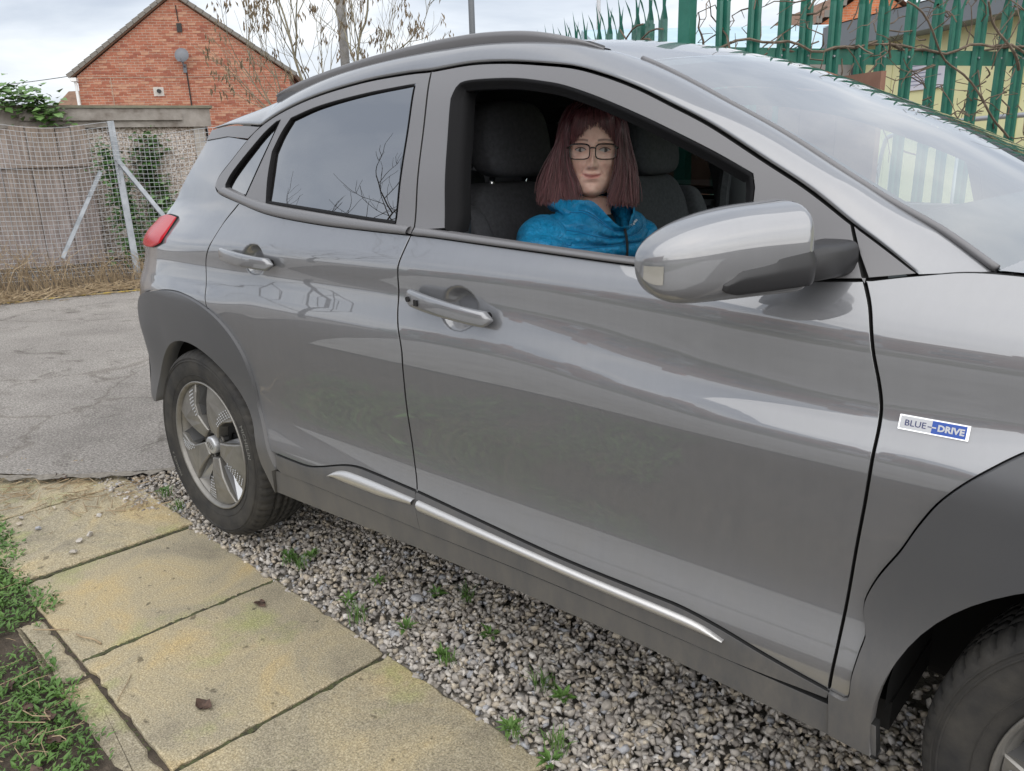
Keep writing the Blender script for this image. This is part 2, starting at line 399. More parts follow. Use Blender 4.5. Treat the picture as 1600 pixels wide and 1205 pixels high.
QUART = loop(RDR[::-1][0:0], cr([(0.250,1.146),(0.095,1.171),(0.056,1.190)]), _dtr_c, [(0.050,1.345), (-0.200,1.335)], QEND, split(RCL, (0.161,0.829))[0], RDR[::-1])
quart = panel('quarter_panel', [QUART], PAINT, CC)
_fcl = split(FCL, (2.122, .361))[1]
FEND = loop(_fgl, FCL, [(3.100,0.620),(3.140,0.750),(3.120,0.860),(3.020,0.935)], cr([(3.020,0.935),(2.850,0.985),(2.600,1.042),(2.420,1.076),(2.260,1.088),(2.171,1.079),(2.098,1.066)]))
fend = panel('front_fender', [FEND], PAINT, CC)
# ---- wheel arch cladding, door cladding, sills
RARCH = loop(RCL, [(.412,.343),(.398,.262)], RAO[::-1][2:], [(-.44,.40), (-.53,.43)])
panel('rear_arch_cladding', [RARCH], PLAST, CC, off=.010, depth=.055, gap=.001)
FARCH = loop(FCL, [(3.050,0.400),(3.000,0.300)], FAO[::-1], [(2.209,0.270), (2.193,0.270), (2.128,0.278)], [(2.125,0.369)])
panel('front_arch_cladding', [FARCH], PLAST, CC, off=.009, depth=.031, gap=.001)
FCLAD = loop(CTF, [(2.122,0.354)], cr([(2.122,0.354),(1.955,0.349),(1.749,0.354),(1.467,0.358),(1.092,0.354)]), [(1.092,0.354)], split(BG, (1.078,0.454))[1][::-1])
RCLAD = loop(CTR, split(BG, (1.078,0.454))[1], cr([(1.092,0.354),(0.654,0.353),(0.463,0.348)]), [(0.438,0.358)])
panel('door_cladding', [FCLAD], PLAST, fdoor, off=.006, depth=.012, step=.018, gap=.0012)
panel('door_cladding', [RCLAD], PLAST, rdoor, off=.006, depth=.012, step=.018, gap=.0012)
SILL = loop(cr([(0.423,0.346),(0.654,0.350),(1.092,0.351),(1.467,0.354),(1.749,0.350),(1.955,0.345),(2.128,0.339),(2.203,0.335)]), [(2.207,0.270)], cr([(2.207,0.270),(2.044,0.276),(1.776,0.291),(1.538,0.293),(1.177,0.291),(0.943,0.285),(0.607,0.270),(0.398,0.262)]))
panel('sill', [SILL], PLAST, CC, off=.002, depth=.022, step=.018, gap=.0010)
def strip(name, top, bot, parents, off, m, hgt=.012):
    """raised moulding between two curves with a ridge"""
    for s, p in zip((-1, 1), parents):
        a, b = resn(top, 60), resn(bot, 60); rows = []
        for t, h in ((0, .0), (.04, hgt*.7), (.30, hgt), (.55, hgt*.85), (.92, hgt*.3), (1, 0)):
            q = a*(1-t)+b*t; rows.append(surfpt(Yb, off+h, q, s))
        v, f = grid_geo(np.array(rows), flip=(s > 0)); link(name, mesh(name, v, f, m, True), p)
strip('trim_strip', cr([(1.094,0.437),(1.390,0.423),(1.617,0.414),(1.811,0.410),(1.885,0.405),(1.931,0.391)]), cr([(1.095,0.408),(1.390,0.400),(1.617,0.391),(1.811,0.387),(1.918,0.385),(1.931,0.390)]), fdoor, .005, SILVER)
strip('trim_strip', cr([(0.721,0.411),(0.748,0.427),(0.777,0.437),(0.815,0.441),(0.917,0.441),(1.079,0.437)]), cr([(0.721,0.410),(0.775,0.406),(0.864,0.406),(0.945,0.407),(1.012,0.413),(1.070,0.418)]), rdoor, .005, SILVER)
# ---- side glass, frames and seals
FWIN = loop(cr([(1.178,1.108),(1.135,1.257),(1.090,1.395)]), cr([(1.090,1.395),(1.094,1.420),(1.113,1.430),(1.182,1.430),(1.275,1.424),(1.359,1.411),(1.413,1.400),(1.479,1.381),(1.545,1.359),(1.624,1.330),(1.690,1.304),(1.796,1.260),(1.878,1.222)]), [(1.886,1.200), (1.905,1.070)], BTF[::-1][1:-4])
_nb = int(np.argmin(np.linalg.norm(FWIN-np.array([1.905, 1.070]), axis=1)))+1
LGREY = mat('inner_frame_grey', (.13, .13, .135), .5)
PLAST2 = mat('black_mirror_plastic', (.022, .022, .024), .42)
FFRAME_O = loop(split(BG, (1.072,1.108))[0][::-1], split(DT, (2.057,1.147))[0], split(FG, (2.098,1.066))[0], BBF[::-1])
fframe = panel('window_frame', [FFRAME_O, FWIN], TRIM, fdoor, off=.002, depth=.02, step=.02)
RGL = loop(cr([(.428,1.381),(.554,1.407),(.741,1.427),(.935,1.438)]), cr([(.935,1.438),(.962,1.349),(.986,1.230),(1.003,1.113)]), cr([(1.003,1.113),(.882,1.119),(.672,1.133),(.413,1.149)]), cr([(.413,1.149),(.395,1.223),(.381,1.291)]), cr([(.381,1.291),(.40,1.34),(.428,1.381)]))
QGL = loop(cr([(.366,1.373),(.307,1.340),(.241,1.288),(.171,1.229),(.145,1.197)]), cr([(.145,1.197),(.160,1.186),(.279,1.170)]), [(.279, 1.170), (.325, 1.268), (.366, 1.373)])
QGL = QGL+outn(QGL)*.008
RFRAME_O = loop(DTR, split(BG, (1.072,1.108))[0], [(1.066,1.090)], BBR[::-1])
rframe = panel('window_frame', [RFRAME_O, RGL, QGL], TRIM, rdoor, off=.002, depth=.02, step=.02)
def Yglass(x, z):
    q = np.asarray(z, float)-1.085; return .8435-.36*q-.22*q*q+PUP(x)
panel('window_glass', [RGL], PRIV, rdoor, surf=Yglass, off=-.008, depth=0, gap=-.004, step=.05)
panel('quarter_glass', [QGL], PRIV, CC, surf=Yglass, off=-.008, depth=0, gap=-.004, step=.05)
def sweep(name, L, prof, m, parents, surf=Yb, upto=None):
    """strip along closed loop L; prof = (inset, offset) pairs"""
    on = outn(L)
    for s, p in zip((-1, 1), parents):
        if p is None: continue
        rows = [surfpt(surf, o_, (L-on*i_)[:upto], s) for i_, o_ in prof]
        fl = (area(L) > 0) != (s > 0)
        v, f = grid_geo(np.array(rows), wrap_v=(upto is None), flip=fl); link(name, mesh(name, v, f, m, True), p)
sweep('glass_seal', RGL, [(-.001, .0035), (.002, .0035), (.005, -.002), (.006, -.010)], RUBBER, rdoor)
sweep('glass_seal', QGL, [(-.001, .0035), (.002, .0035), (.005, -.002), (.006, -.010)], RUBBER, rdoor)
sweep('window_seal', FWIN, [(-.002, .004), (.004, .004), (.007, -.006), (.010, -.006), (.012, -.012), (.020, -.014), (.022, -.035), (.018, -.06)], RUBBER, fdoor, upto=_nb)
# belt mouldings: a rounded bar along the bottom of the glass
def bar(name, top, bot, parents, m, off=.004, hgt=.008):
    for s, p in zip((-1, 1), parents):
        a, b = resn(top, 70), resn(bot, 70)
        rows = [surfpt(Yb, off+h, a*(1-t)+b*t, s) for t, h in ((-.05, -.012), (0, 0), (.12, hgt*.8), (.45, hgt), (.8, hgt*.75), (1, 0), (1.05, -.01))]
        v, f = grid_geo(np.array(rows), flip=(s > 0)); link(name, mesh(name, v, f, m, True), p)
bar('belt_moulding', BTF[1:], BBF[1:len(BBF)-15], fdoor, TRIM)
bar('belt_moulding', BTR[:-1], BBR[:-1], rdoor, TRIM)
panel('shut_line_cap', [loop(cr([(2.061,1.144),(2.106,1.117),(2.168,1.080)]), [(2.103,1.069), (2.080,1.102)])], TRIM, CC, off=.002, gap=.002, depth=.015)
# a dark backing under every shut line, so that gaps read black
def backing(name, L, m, off, parents, surf=Yb, step=.06):
    panel(name, [L], m, parents, surf=surf, off=off, depth=0, gap=0, step=step)
backing('inner_door_shell', loop(BG[::-1][:0], split(BG, (1.072,1.108))[1], cr([(1.092,0.354),(2.122,0.354)]), split(FG, (2.098,1.066))[1][::-1], BBF[::-1]), DARK, -.045, fdoor)
backing('inner_door_shell', loop(split(BG, (1.072,1.108))[1], cr([(1.092,0.354),(0.449,0.368)]), _rcl_up[::-1], RDR[::-1], split(BBR, (0.250,1.146))[1]), DARK, -.045, rdoor)
def jamb(name, c, wid=.03, off=-.016):
    for s in (-1, 1):
        rows = [surfpt(Yb, off, c+np.array([d, 0]), s) for d in (-wid, wid)]
        v, f = grid_geo(np.array(rows), flip=(s < 0)); link(name, mesh(name, v, f, DARK, True), car)
jamb('door_jamb', BG); jamb('door_jamb', FG); jamb('door_jamb', RDR); jamb('door_jamb', _rcl_up)

# ------------------------------------------------------------------ roof side, roof, windscreen
C1 = np.vstack([DT[::-1], split(DTR, (.262, 1.365))[1][::-1][1:], cr([(.262,1.365),(.15,1.373),(.03,1.377),(-.105,1.370)])[1:]])
C1 = np.stack([C1[:, 0], -(Yb(C1[:, 0], C1[:, 1])), C1[:, 1]], 1)
C2k = [(2.262,-.768,1.084),(2.179,-.740,1.132),(2.100,-.722,1.170),(2.013,-.702,1.216),(1.894,-.673,1.281),(1.775,-.640,1.337),(1.633,-.603,1.403),(1.522,-.578,1.448),(1.43,-.590,1.476),(1.378,-.598,1.489),(1.27,-.602,1.505),(1.153,-.604,1.515),(1.026,-.604,1.519),(.838,-.602,1.516),(.595,-.594,1.503),(.40,-.582,1.482),(.237,-.566,1.457),(.08,-.548,1.428),(-.05,-.532,1.403),(-.15,-.515,1.380)]
C2 = cr(C2k, .02)
def roofside(s):
    n = 150; A = resn(C1, n); B = resn(C2, n)
    # match by x so that ribs run square across the pillar
    xs = np.linspace(0, 1, n); A = A*np.array([1, 1, 1]); rows = []
    for t in np.linspace(0, 1, 12):
        Q = A*(1-t)+B*t; T = np.gradient(Q, axis=0); d = B-A; nn = np.cross(T, d); nn /= np.linalg.norm(nn, axis=1)[:, None]
        nn *= np.where(nn[:, 2:3] < 0, -1, 1)
        Q = Q+nn*((.013*(1-(2*t-1)**2)+.004)*np.minimum(1, np.arange(n)/14.0)[:, None]); rows.append(Q*np.array([1, -s, 1]))
    first = rows[0]+np.array([0, s*-.0, 0]); lip = first-np.array([0, s*.02, 0])
    rows = [lip]+rows; last = rows[-1]+np.array([0, 0, -.02]); rows.append(last)
    v, f = grid_geo(np.array(rows), flip=(s < 0)); return mesh('roof_side_panel', v, f, PAINT, True)
for s in (-1, 1): link('roof_side_panel', roofside(s), car)
def roof_edge(n):
    i = int(np.argmin(np.linalg.norm(C2-np.array([1.522, -.578, 1.448]), axis=1))); return resn(C2[i:], n)
def make_roof():
    E = roof_edge(60); rows = []
    for t in np.linspace(-1, 1, 33):
        q = E.copy(); q[:, 1] = E[:, 1]*(-t)*-1; q[:, 2] = E[:, 2]+.042*(1-t*t)*np.interp(E[:, 0], [-.15, .2, 1.3, 1.53], [.5, 1, .95, .78])
        q[:, 0] = E[:, 0]+np.interp(E[:, 0], [1.2, 1.53], [0, .045])*(1-t*t)-np.interp(E[:, 0], [-.15, .3], [.13, 0])*(1-t*t); rows.append(q)
    v, f = grid_geo(np.array(rows)); return mesh('roof', v, f, PAINT, True)
link('roof', make_roof(), car)
def ws_point(s_, t):
    """s_ 0 top .. 1 bottom, t -1 right .. 1 left"""
    i = int(np.argmin(np.linalg.norm(C2-np.array([1.522, -.578, 1.448]), axis=1))); E = C2[:i+1][::-1]
    d = np.linspace(0, 1, len(E)); e = np.array([np.interp(s_, d, E[:, k]) for k in range(3)])
    b = 1-t*t; return np.array([e[0]+b*(.045+.11*s_), -e[1]*t, e[2]+b*(.036-.012*s_)])
def ws_patch(name, s0, s1, t0, t1, m, ns, nt_, dn=0.0):
    P = np.array([[ws_point(a, b)-np.array([.4, 0, .9])*dn for b in np.linspace(t0, t1, nt_)] for a in np.linspace(s0, s1, ns)])
    v, f = grid_geo(P); return mesh(name, v, f, m, True)
ws = link('windscreen', ws_patch('windscreen', .0, 1.02, -.985, .985, WSG, 40, 40), car)
FRIT = mat('black_glass_border', (.01, .01, .011), .25)
for (a, b, c, d, ns_, nt2) in ((.0, .045, -.985, .985, 3, 40), (.80, 1.04, -.985, .985, 6, 40), (.045, .80, -.985, -.945, 30, 3), (.045, .80, .945, .985, 30, 3)):
    link('glass_border', ws_patch('glass_border', a, b, c, d, FRIT, ns_, nt2, .003), ws)
# bright edge trim between pillar and windscreen
for s in (-1, 1):
    i = int(np.argmin(np.linalg.norm(C2-np.array([1.522, -.578, 1.448]), axis=1))); E = C2[:i+1]+np.array([.0, 0, .004]); E = E*np.array([1, -s, 1])
    v, f = tube_geo(resn(E, 60), .0065, 8); link('pillar_trim', mesh('pillar_trim', v, f, TRIM, True), car)
# hood, from the cowl forward, and the nose
def make_hood():
    rows = []
    ed = spline([2.2, 2.26, 2.42, 2.6, 2.85, 3.02, 3.2, 3.33], [1.090, 1.088, 1.076, 1.042, .985, .937, .872, .80]); xs = np.linspace(2.27, 3.32, 44)
    wy = Yb(xs, ed(xs))-.006; wy = np.where(xs > 3.0, np.minimum(wy, np.interp(xs, [3.0, 3.15, 3.32], [wy[np.argmin(abs(xs-3.0))], .72, .60])), wy)
    for t in np.linspace(-1, 1, 41):
        tt = abs(t); y = t*wy
        z = ed(xs)+.052*(1-tt**2.0)*np.interp(xs, [2.27, 2.5, 3.1, 3.32], [.75, 1, 1, .5])+.002; x = xs+np.interp(xs, [2.3, 2.6, 3.2, 3.32], [.09, .02, .03, .14])*(1-tt**2)
        rows.append(np.stack([x, y, z], 1))
    v, f = grid_geo(np.array(rows), flip=True); return mesh('hood', v, f, PAINT, True)
link('hood', make_hood(), car)
_ed = spline([2.2, 2.42, 2.6, 2.85, 3.02, 3.2, 3.33], [1.090, 1.076, 1.042, .985, .937, .872, .80])
cw = []
for t in np.linspace(-1, 1, 33):
    a_ = ws_point(1.0, t*.985); h_ = np.array([2.28+.09*(1-t*t), t*.80, 1.085+.038*(1-t*t)-.004])
    cw.append([a_-np.array([.03, 0, -.004]), a_-np.array([0, 0, .012]), (a_+h_)/2-np.array([0, 0, .02]), h_-np.array([.012, 0, .012]), h_])
v, f = grid_geo(np.array(cw)); link('cowl_panel', mesh('cowl_panel', v, f, PLAST, True), car)
# front and rear ends: closed shells wrapped across the car
def end_cap(name, zs, xs, ys, bulge, m, front=True, n=31):
    rows = []
    for z, x, y, b in zip(zs, xs, ys, bulge):
        t = np.linspace(-1, 1, n); k = 1-np.abs(t)**3.0
        rows.append(np.stack([x+(b*k if front else -b*k), y*t, np.full(n, z)], 1))
    v, f = grid_geo(np.array(rows), flip=front); return link(name, mesh(name, v, f, m, True), car)
end_cap('front_bumper', [.20,.30,.42,.55,.66,.76], [3.02,3.04,3.05,3.06,3.08,3.10], [.79,.825,.84,.845,.835,.80], [.34,.37,.38,.37,.33,.27], PAINT)
end_cap('grille', [.34,.42,.50,.58], [3.135,3.14,3.145,3.14], [.52,.55,.55,.52], [.31,.325,.315,.30], BLACK)
end_cap('nose_panel', [.76,.82,.88,.92], [3.10,3.10,3.09,3.05], [.80,.79,.775,.75], [.25,.25,.26,.28], PAINT)
for s in (-1, 1):
    v, f = grid_geo(np.array([[(3.13-.10*abs(j/8)**2+.006, s*(.76-.32*j/8), .72+.09*i) for j in range(9)] for i in range(2)]), flip=(s > 0))
    v = np.array(v)+np.array([.02, 0, 0]); link('headlamp', mesh('headlamp', v, f, CHROME, True), car)
end_cap('rear_bumper', [.38,.44,.50,.62,.74,.82], [-.50,-.53,-.55,-.575,-.595,-.60], [.72,.73,.735,.73,.69,.68], [.13,.15,.16,.155,.15,.14], PLAST, False)
end_cap('tailgate', [.82,.93,1.03,1.10,1.16], [-.59,-.565,-.50,-.41,-.32], [.68,.69,.70,.705,.68], [.14,.135,.13,.125,.12], PAINT, False)
end_cap('rear_screen', [1.15,1.25,1.34,1.40], [-.33,-.22,-.12,-.05], [.67,.62,.57,.53], [.12,.11,.10,.09], PRIV, False)
# spoiler lip closing the roof over the tailgate
def spoiler():
    rows = []; E = roof_edge(60)[-1]
    for t in np.linspace(-1, 1, 33):
        x0 = E[0]-.13*(1-t*t); y = E[1]*t; z = E[2]+.021*(1-t*t)
        rows.append([(x0+.004, y, z+.001), (x0-.012, y, z-.004), (x0-.014, y, z-.014), (x0+.01, y, z-.024), (x0+.14, y, z-.04)])
    v, f = grid_geo(np.array(rows)); return mesh('spoiler', v, f, PAINT, True)
link('spoiler', spoiler(), car)
panel('pillar_divider', [loop([(.262,1.365),(.207,1.331),(.05,1.342),(-.128,1.336)], cr([(-.105,1.370),(.03,1.377),(.15,1.373),(.262,1.365)]))], TRIM, CC, off=.004, gap=.002, depth=.02, step=.02)
# roof rails
for s in (-1, 1):
    top = cr([(.205,-.598,1.462),(.332,-.600,1.492),(.586,-.60,1.523),(.829,-.60,1.541),(1.018,-.60,1.547),(1.145,-.60,1.543),(1.262,-.60,1.530),(1.37,-.597,1.505),(1.445,-.59,1.478)], .02)
    n = len(top); rows = []
    k = np.minimum(1, np.minimum(np.arange(n), np.arange(n)[::-1])/6.0)
    for a, b in ((.006, -.03), (.012, -.012), (.011, -.003), (.004, .0), (-.010, -.001), (-.017, -.008), (-.016, -.03)):
        q = top.copy(); q[:, 1] -= a; q[:, 2] += b*np.maximum(k, .25); rows.append(q*np.array([1, -s, 1]))
    v, f = grid_geo(np.array(rows), flip=(s < 0)); rail = link('roof_rail', mesh('roof_rail', v, f, TRIM, True), car)
    # black undercut between rail and roof
    q = top.copy(); q[:, 2] -= .026*np.maximum(k, .3); q[:, 1] -= .006
    v, f = grid_geo(np.array([(q+np.array([0, a, b]))*np.array([1, -s, 1]) for a, b in ((0, .012), (-.004, -.012), (.0, -.03))]), flip=(s < 0)); link('rail_base', mesh('rail_base', v, f, PLAST, True), rail)
# tail lamps
LAMPR = mat('red_lamp_lens', (.42, .002, .010), .2, Specular_IOR_Level=.3, Emission_Color=(.6, .02, .03, 1), Emission_Strength=0.0)
LAMPW = mat('clear_lamp_lens', (.40, .385, .35), .15, .4)
LO = loop(cr([(-.200,1.087),(-.27,1.090),(-.34,1.089),(-.42,1.078)]), cr([(-.42,1.078),(-.455,1.03),(-.455,.99)]), cr([(-.455,.99),(-.40,.985),(-.30,.992),(-.222,1.010)]), [(-.205, 1.045)])
lamps = panel('tail_lamp', [LO], LAMPR, CC, off=.012, gap=0, depth=.02, step=.02, rnd=.004)
# ------------------------------------------------------------------ wheels
TYRE = noisy('dusty_tyre_rubber', [(.3, (.016, .016, .017)), (.7, (.050, .046, .040))], 14, .85, 8, .3, 120, .003)
ALLOY = noisy('brake_dusted_alloy', [(.3, (.20, .192, .178)), (.75, (.29, .28, .262))], 18, .42, 5, metal=.55)
ALLOYB = mat('machined_alloy', (.50, .51, .53), .30, .6)
ALLOYD = mat('dark_wheel_inner', (.055, .055, .055), .5, .3)
def polar(r, a, y): return (r*sin(a), y, r*cos(a))
def tyre_mesh():
    R = .334; prof = [(.222,.085),(.232,.094),(.245,.098),(.270,.1045),(.295,.105),(.312,.101),(.322,.094),(.3285,.083),(.332,.070),(.3335,.055),(.3335,.047),(.327,.046),(.327,.041),(.3335,.040),(.334,.015),(.327,.014),(.327,.009),(.334,.008)]
    prof = prof+[(r, -y) for r, y in prof[::-1]]
    nb = 64; ns = nb*5; V = []; F = []; k = len(prof)
    for i in range(ns):
        for j, (r, y) in enumerate(prof):
            ay = abs(y); ph = 0
            if ay > .05 and r > .318:
                sh = int((ay-.05)*30); ph = (i+sh) % 5
                if ph == 0: r -= .0075 if ay < .09 else .005
            elif ay <= .05 and r > .33 and (i % 5 == 2): r -= .004
            # moulded rings and a raised band on the side wall
            a = 2*pi*i/ns; V.append(polar(r, a, y))
    for i in range(ns):
        i2 = (i+1) % ns
        for j in range(k-1): F.append((i*k+j, i*k+j+1, i2*k+j+1, i2*k+j))
    # moulded rings on both walls
    b = len(V)
    for s in (-1, 1):
        for rr, yy in ((.2515, .1005), (.300, .1062), (.309, .1035)):
            n2 = 120; b = len(V)
            for i in range(n2):
                a = 2*pi*i/n2
                for dr, dy in ((-.0022, -.002), (0, .0014), (.0022, -.002)): V.append(polar(rr+dr, a, s*(yy+dy)))
            for i in range(n2):
                i2 = (i+1) % n2
                for j in range(2): F.append((b+i*3+j, b+i*3+j+1, b+i2*3+j+1, b+i2*3+j))
    return mesh('tyre', V, F, TYRE, True)
def lathe(prof, n=72, smooth=True):
    P = np.array([[polar(r, 2*pi*i/n, y) for r, y in prof] for i in range(n)]); return grid_geo(P, wrap_u=True)
def plate(poly, y0, y1, bev=.004, crown=None):
    """polar polygon (r, angle) extruded between y1 (outer face) and y0, with a chamfered edge"""
    pts = np.array([(r*sin(a), r*cos(a)) for r, a in poly]); on = outn(pts); n = len(pts); V = []; F = []
    for P_, y in ((pts-on*bev, y1), (pts, y1-np.sign(y1-y0)*bev), (pts, y0)):
        for q in P_:
            dy = 0 if crown is None else crown(np.hypot(*q)); V.append((q[0], y+dy*np.sign(y1), q[1]))
    F.append(tuple(range(n)))
    for a in (0, 1):
        for j in range(n): F.append((a*n+j, a*n+(j+1) % n, (a+1)*n+(j+1) % n, (a+1)*n+j))
    return V, F
def text_mesh(body, size, extrude=0.0, bold=0.0, align='CENTER', shear=0.0, space=1.0):
    cu = bpy.data.curves.new('lettering', 'FONT'); cu.body = body; cu.size = size; cu.extrude = extrude; cu.offset = bold; cu.align_x = align; cu.align_y = 'CENTER'; cu.shear = shear; cu.space_character = space; cu.resolution_u = 3
    o = bpy.data.objects.new('lettering_src', cu); COL.objects.link(o); bpy.context.view_layer.update()
    dg = bpy.context.evaluated_depsgraph_get(); me = bpy.data.meshes.new_from_object(o.evaluated_get(dg)); bpy.data.objects.remove(o); bpy.data.curves.remove(cu)
    V = np.array([tuple(v.co) for v in me.vertices]); F = [tuple(p.vertices) for p in me.polygons]; bpy.data.meshes.remove(me); return V, F
TY = tyre_mesh()
def wheel(x, s, steer=0.0, lettered=False, spin=0.0):
    """s = -1 right side; outer face towards s*y"""
    w_ = link('wheel', None, car); w_.location = (x, s*.785, .328); w_.rotation_euler = (0, spin, steer); w_.empty_display_size = .1
    link('tyre', TY, w_)
    # rim barrel and lip, outer side at y = s*
    prof = [(.190,-.09),(.196,-.06),(.200,.02),(.205,.06),(.214,.078),(.222,.084),(.2275,.0885),(.2285,.094),(.2275,.0985),(.2235,.0985),(.2195,.094),(.216,.084)]
    v, f = lathe([(r, s*y) for r, y in prof]); link('rim', mesh('rim', v, f, ALLOY, True), w_)
    v, f = lathe([(.02, s*.0),(.150,s*.0),(.200,s*.005)], 48); link('brake_disc', mesh('brake_disc', v, f, ALLOYD, True), w_)
    cr_ = lambda r: -.030*max(0, (r-.06)/.16-1)**2*0+.012*sin(min(1, max(0, (r-.05)/.17))*pi)
    for k in range(5):
        a0 = 2*pi*k/5+.10; d = s*-1
        # broad asymmetric blade
        poly = [(.052, a0-.46), (.085, a0-.42), (.120, a0-.385), (.170, a0-.365), (.2175, a0-.36)]
        poly += [(.2175, a0+t) for t in np.linspace(-.30, .50, 8)]
        poly += [(.190, a0+.48), (.150, a0+.36), (.115, a0+.29), (.085, a0+.34), (.052, a0+.46)]
        poly = [(r, d*a) for r, a in poly]
        V, F = plate(poly, s*.045, s*.084, .004, cr_); mb = MB().add(V, F)
        sp = mb.obj('spoke', ALLOY, w_)
        # facet beside the blade, in a brighter alloy
        q = [(.075, a0-.46, .050), (.214, a0-.47, .058), (.2165, a0-.365, .076), (.085, a0-.42, .078)]
        mb = MB(); mb.add([polar(r, d*a, s*y) for r, a, y in q], [(0, 1, 2, 3)]); mb.obj('spoke_facet', ALLOYB, w_)
        q = [(.110, a0+.30, .080), (.150, a0+.36, .081), (.2165, a0+.50, .078), (.214, a0+.60, .045), (.120, a0+.42, .04)]
        mb = MB(); mb.add([polar(r, d*a, s*y) for r, a, y in q], [(0, 1, 2, 3, 4)]); mb.obj('spoke_pocket', ALLOYD, w_)
        # dimple patch along one side of the blade
        mb = MB()
        for i in range(8):
            for j in range(4):
                r = .118+i*.0118; a = a0+.285*(1+.50*max(0, (r-.12)/.1))-j*.0088/r
                if j > (i+2)*.5: continue
                c = np.array(polar(r, d*a, s*(.0856+cr_(r)))); v_ = [c+np.array([.0034*cos(t), 0, .0034*sin(t)]) for t in np.linspace(0, 2*pi, 6, endpoint=False)]+[c+np.array([0, s*.0022, 0])]
                mb.add(v_, [(t, (t+1) % 6, 6) for t in range(6)])
        mb.obj('dimple_patch', ALLOYB, w_)
    v, f = lathe([(.001, s*.094),(.024, s*.0935),(.029,s*.092),(.031,s*.088),(.032,s*.05)], 32); hub = link('hub_cap', mesh('hub_cap', v, f, ALLOYB, True), w_)
    # oval emblem with a slanted bar letter on the cap
    mb = MB(); P = [(.017*cos(t), .011*sin(t)) for t in np.linspace(0, 2*pi, 25)]
    mb.tube([(a, s*.0945, b) for a, b in P], .0014, 5, 0, False)
    for sg in (-1, 1): mb.tube([(sg*.006-.002, s*.0948, -.007), (sg*.006+.002, s*.0948, .007)], .0016, 5)
    mb.tube([(-.006, s*.0948, -.002), (.006, s*.0948, .002)], .0014, 5); mb.obj('emblem', ALLOY, hub)
    for k in range(5):
        a = 2*pi*k/5+.10+pi/5; mb = MB(); c = np.array(polar(.0535, a, 0))
        V, F = lathe([(.0001, s*.070), (.0085, s*.070), (.010, s*.066), (.010, s*.05)], 8); mb.add(np.array(V)+c, F); mb.obj('wheel_nut', ALLOYD, w_, True)
        V, F = lathe([(.014, s*.0705), (.0155, s*.0745), (.014, s*.078)], 12); mb = MB().add(np.array(V)*1.0+c, F); mb.obj('nut_seat', ALLOY, w_, True)
    if lettered:
        for body, am, size in (('MICHELIN', .95, .024), ('PRIMACY 3', 3.9, .018)):
            V, F = text_mesh(body, size, 0.0, .0006, space=1.08); V2 = []
            for x_, y_, z_ in V:
                r = .2775+y_; a = am-d*-1*x_/.2775 if False else am+(-d)*(-1)*x_/.2775
                V2.append(polar(r, a*1.0*(1), s*(.1062)))
            mb = MB().add(V2, F); mb.obj('tyre_lettering', LETT, w_)
    return w_
LETT = mat('moulded_tyre_lettering', (.15, .148, .14), .6)
wheel(0.0, -1, 0, True, spin=.35); wheel(0.0, 1, 0); wheel(2.6, -1, -.06, spin=.5); wheel(2.6, 1, -.06)
# wheel housings, underbody
for x, s in ((-.03, -1), (-.03, 1), (2.6, -1), (2.6, 1)):
    a = np.linspace(-.10, pi+.05, 26); R = .41
    P = np.array([[(x+R*cos(t), s*y, max(.20, .325+R*sin(t))) for t in a] for y in (.79, .50)]); v, f = grid_geo(P); link('wheel_housing', mesh('wheel_housing', v, f, DARK, True), car)
    P = np.array([[(x+(R*k)*cos(t), s*.50, max(.20, .325+R*k*sin(t))) for t in a] for k in (1, .05)]); v, f = grid_geo(P); link('wheel_housing', mesh('wheel_housing', v, f, DARK, True), car)
mb = MB(); mb.box((.37, -.74, .23), (2.19, .74, .29)); mb.box((-.50, -.49, .26), (.37, .49, .40)); mb.box((2.19, -.49, .22), (3.05, .49, .40)); mb.box((-.55, -.70, .36), (-.44, .70, .60)); mb.box((3.0, -.70, .22), (3.10, .70, .55))
mb.obj('underbody', DARK, car)

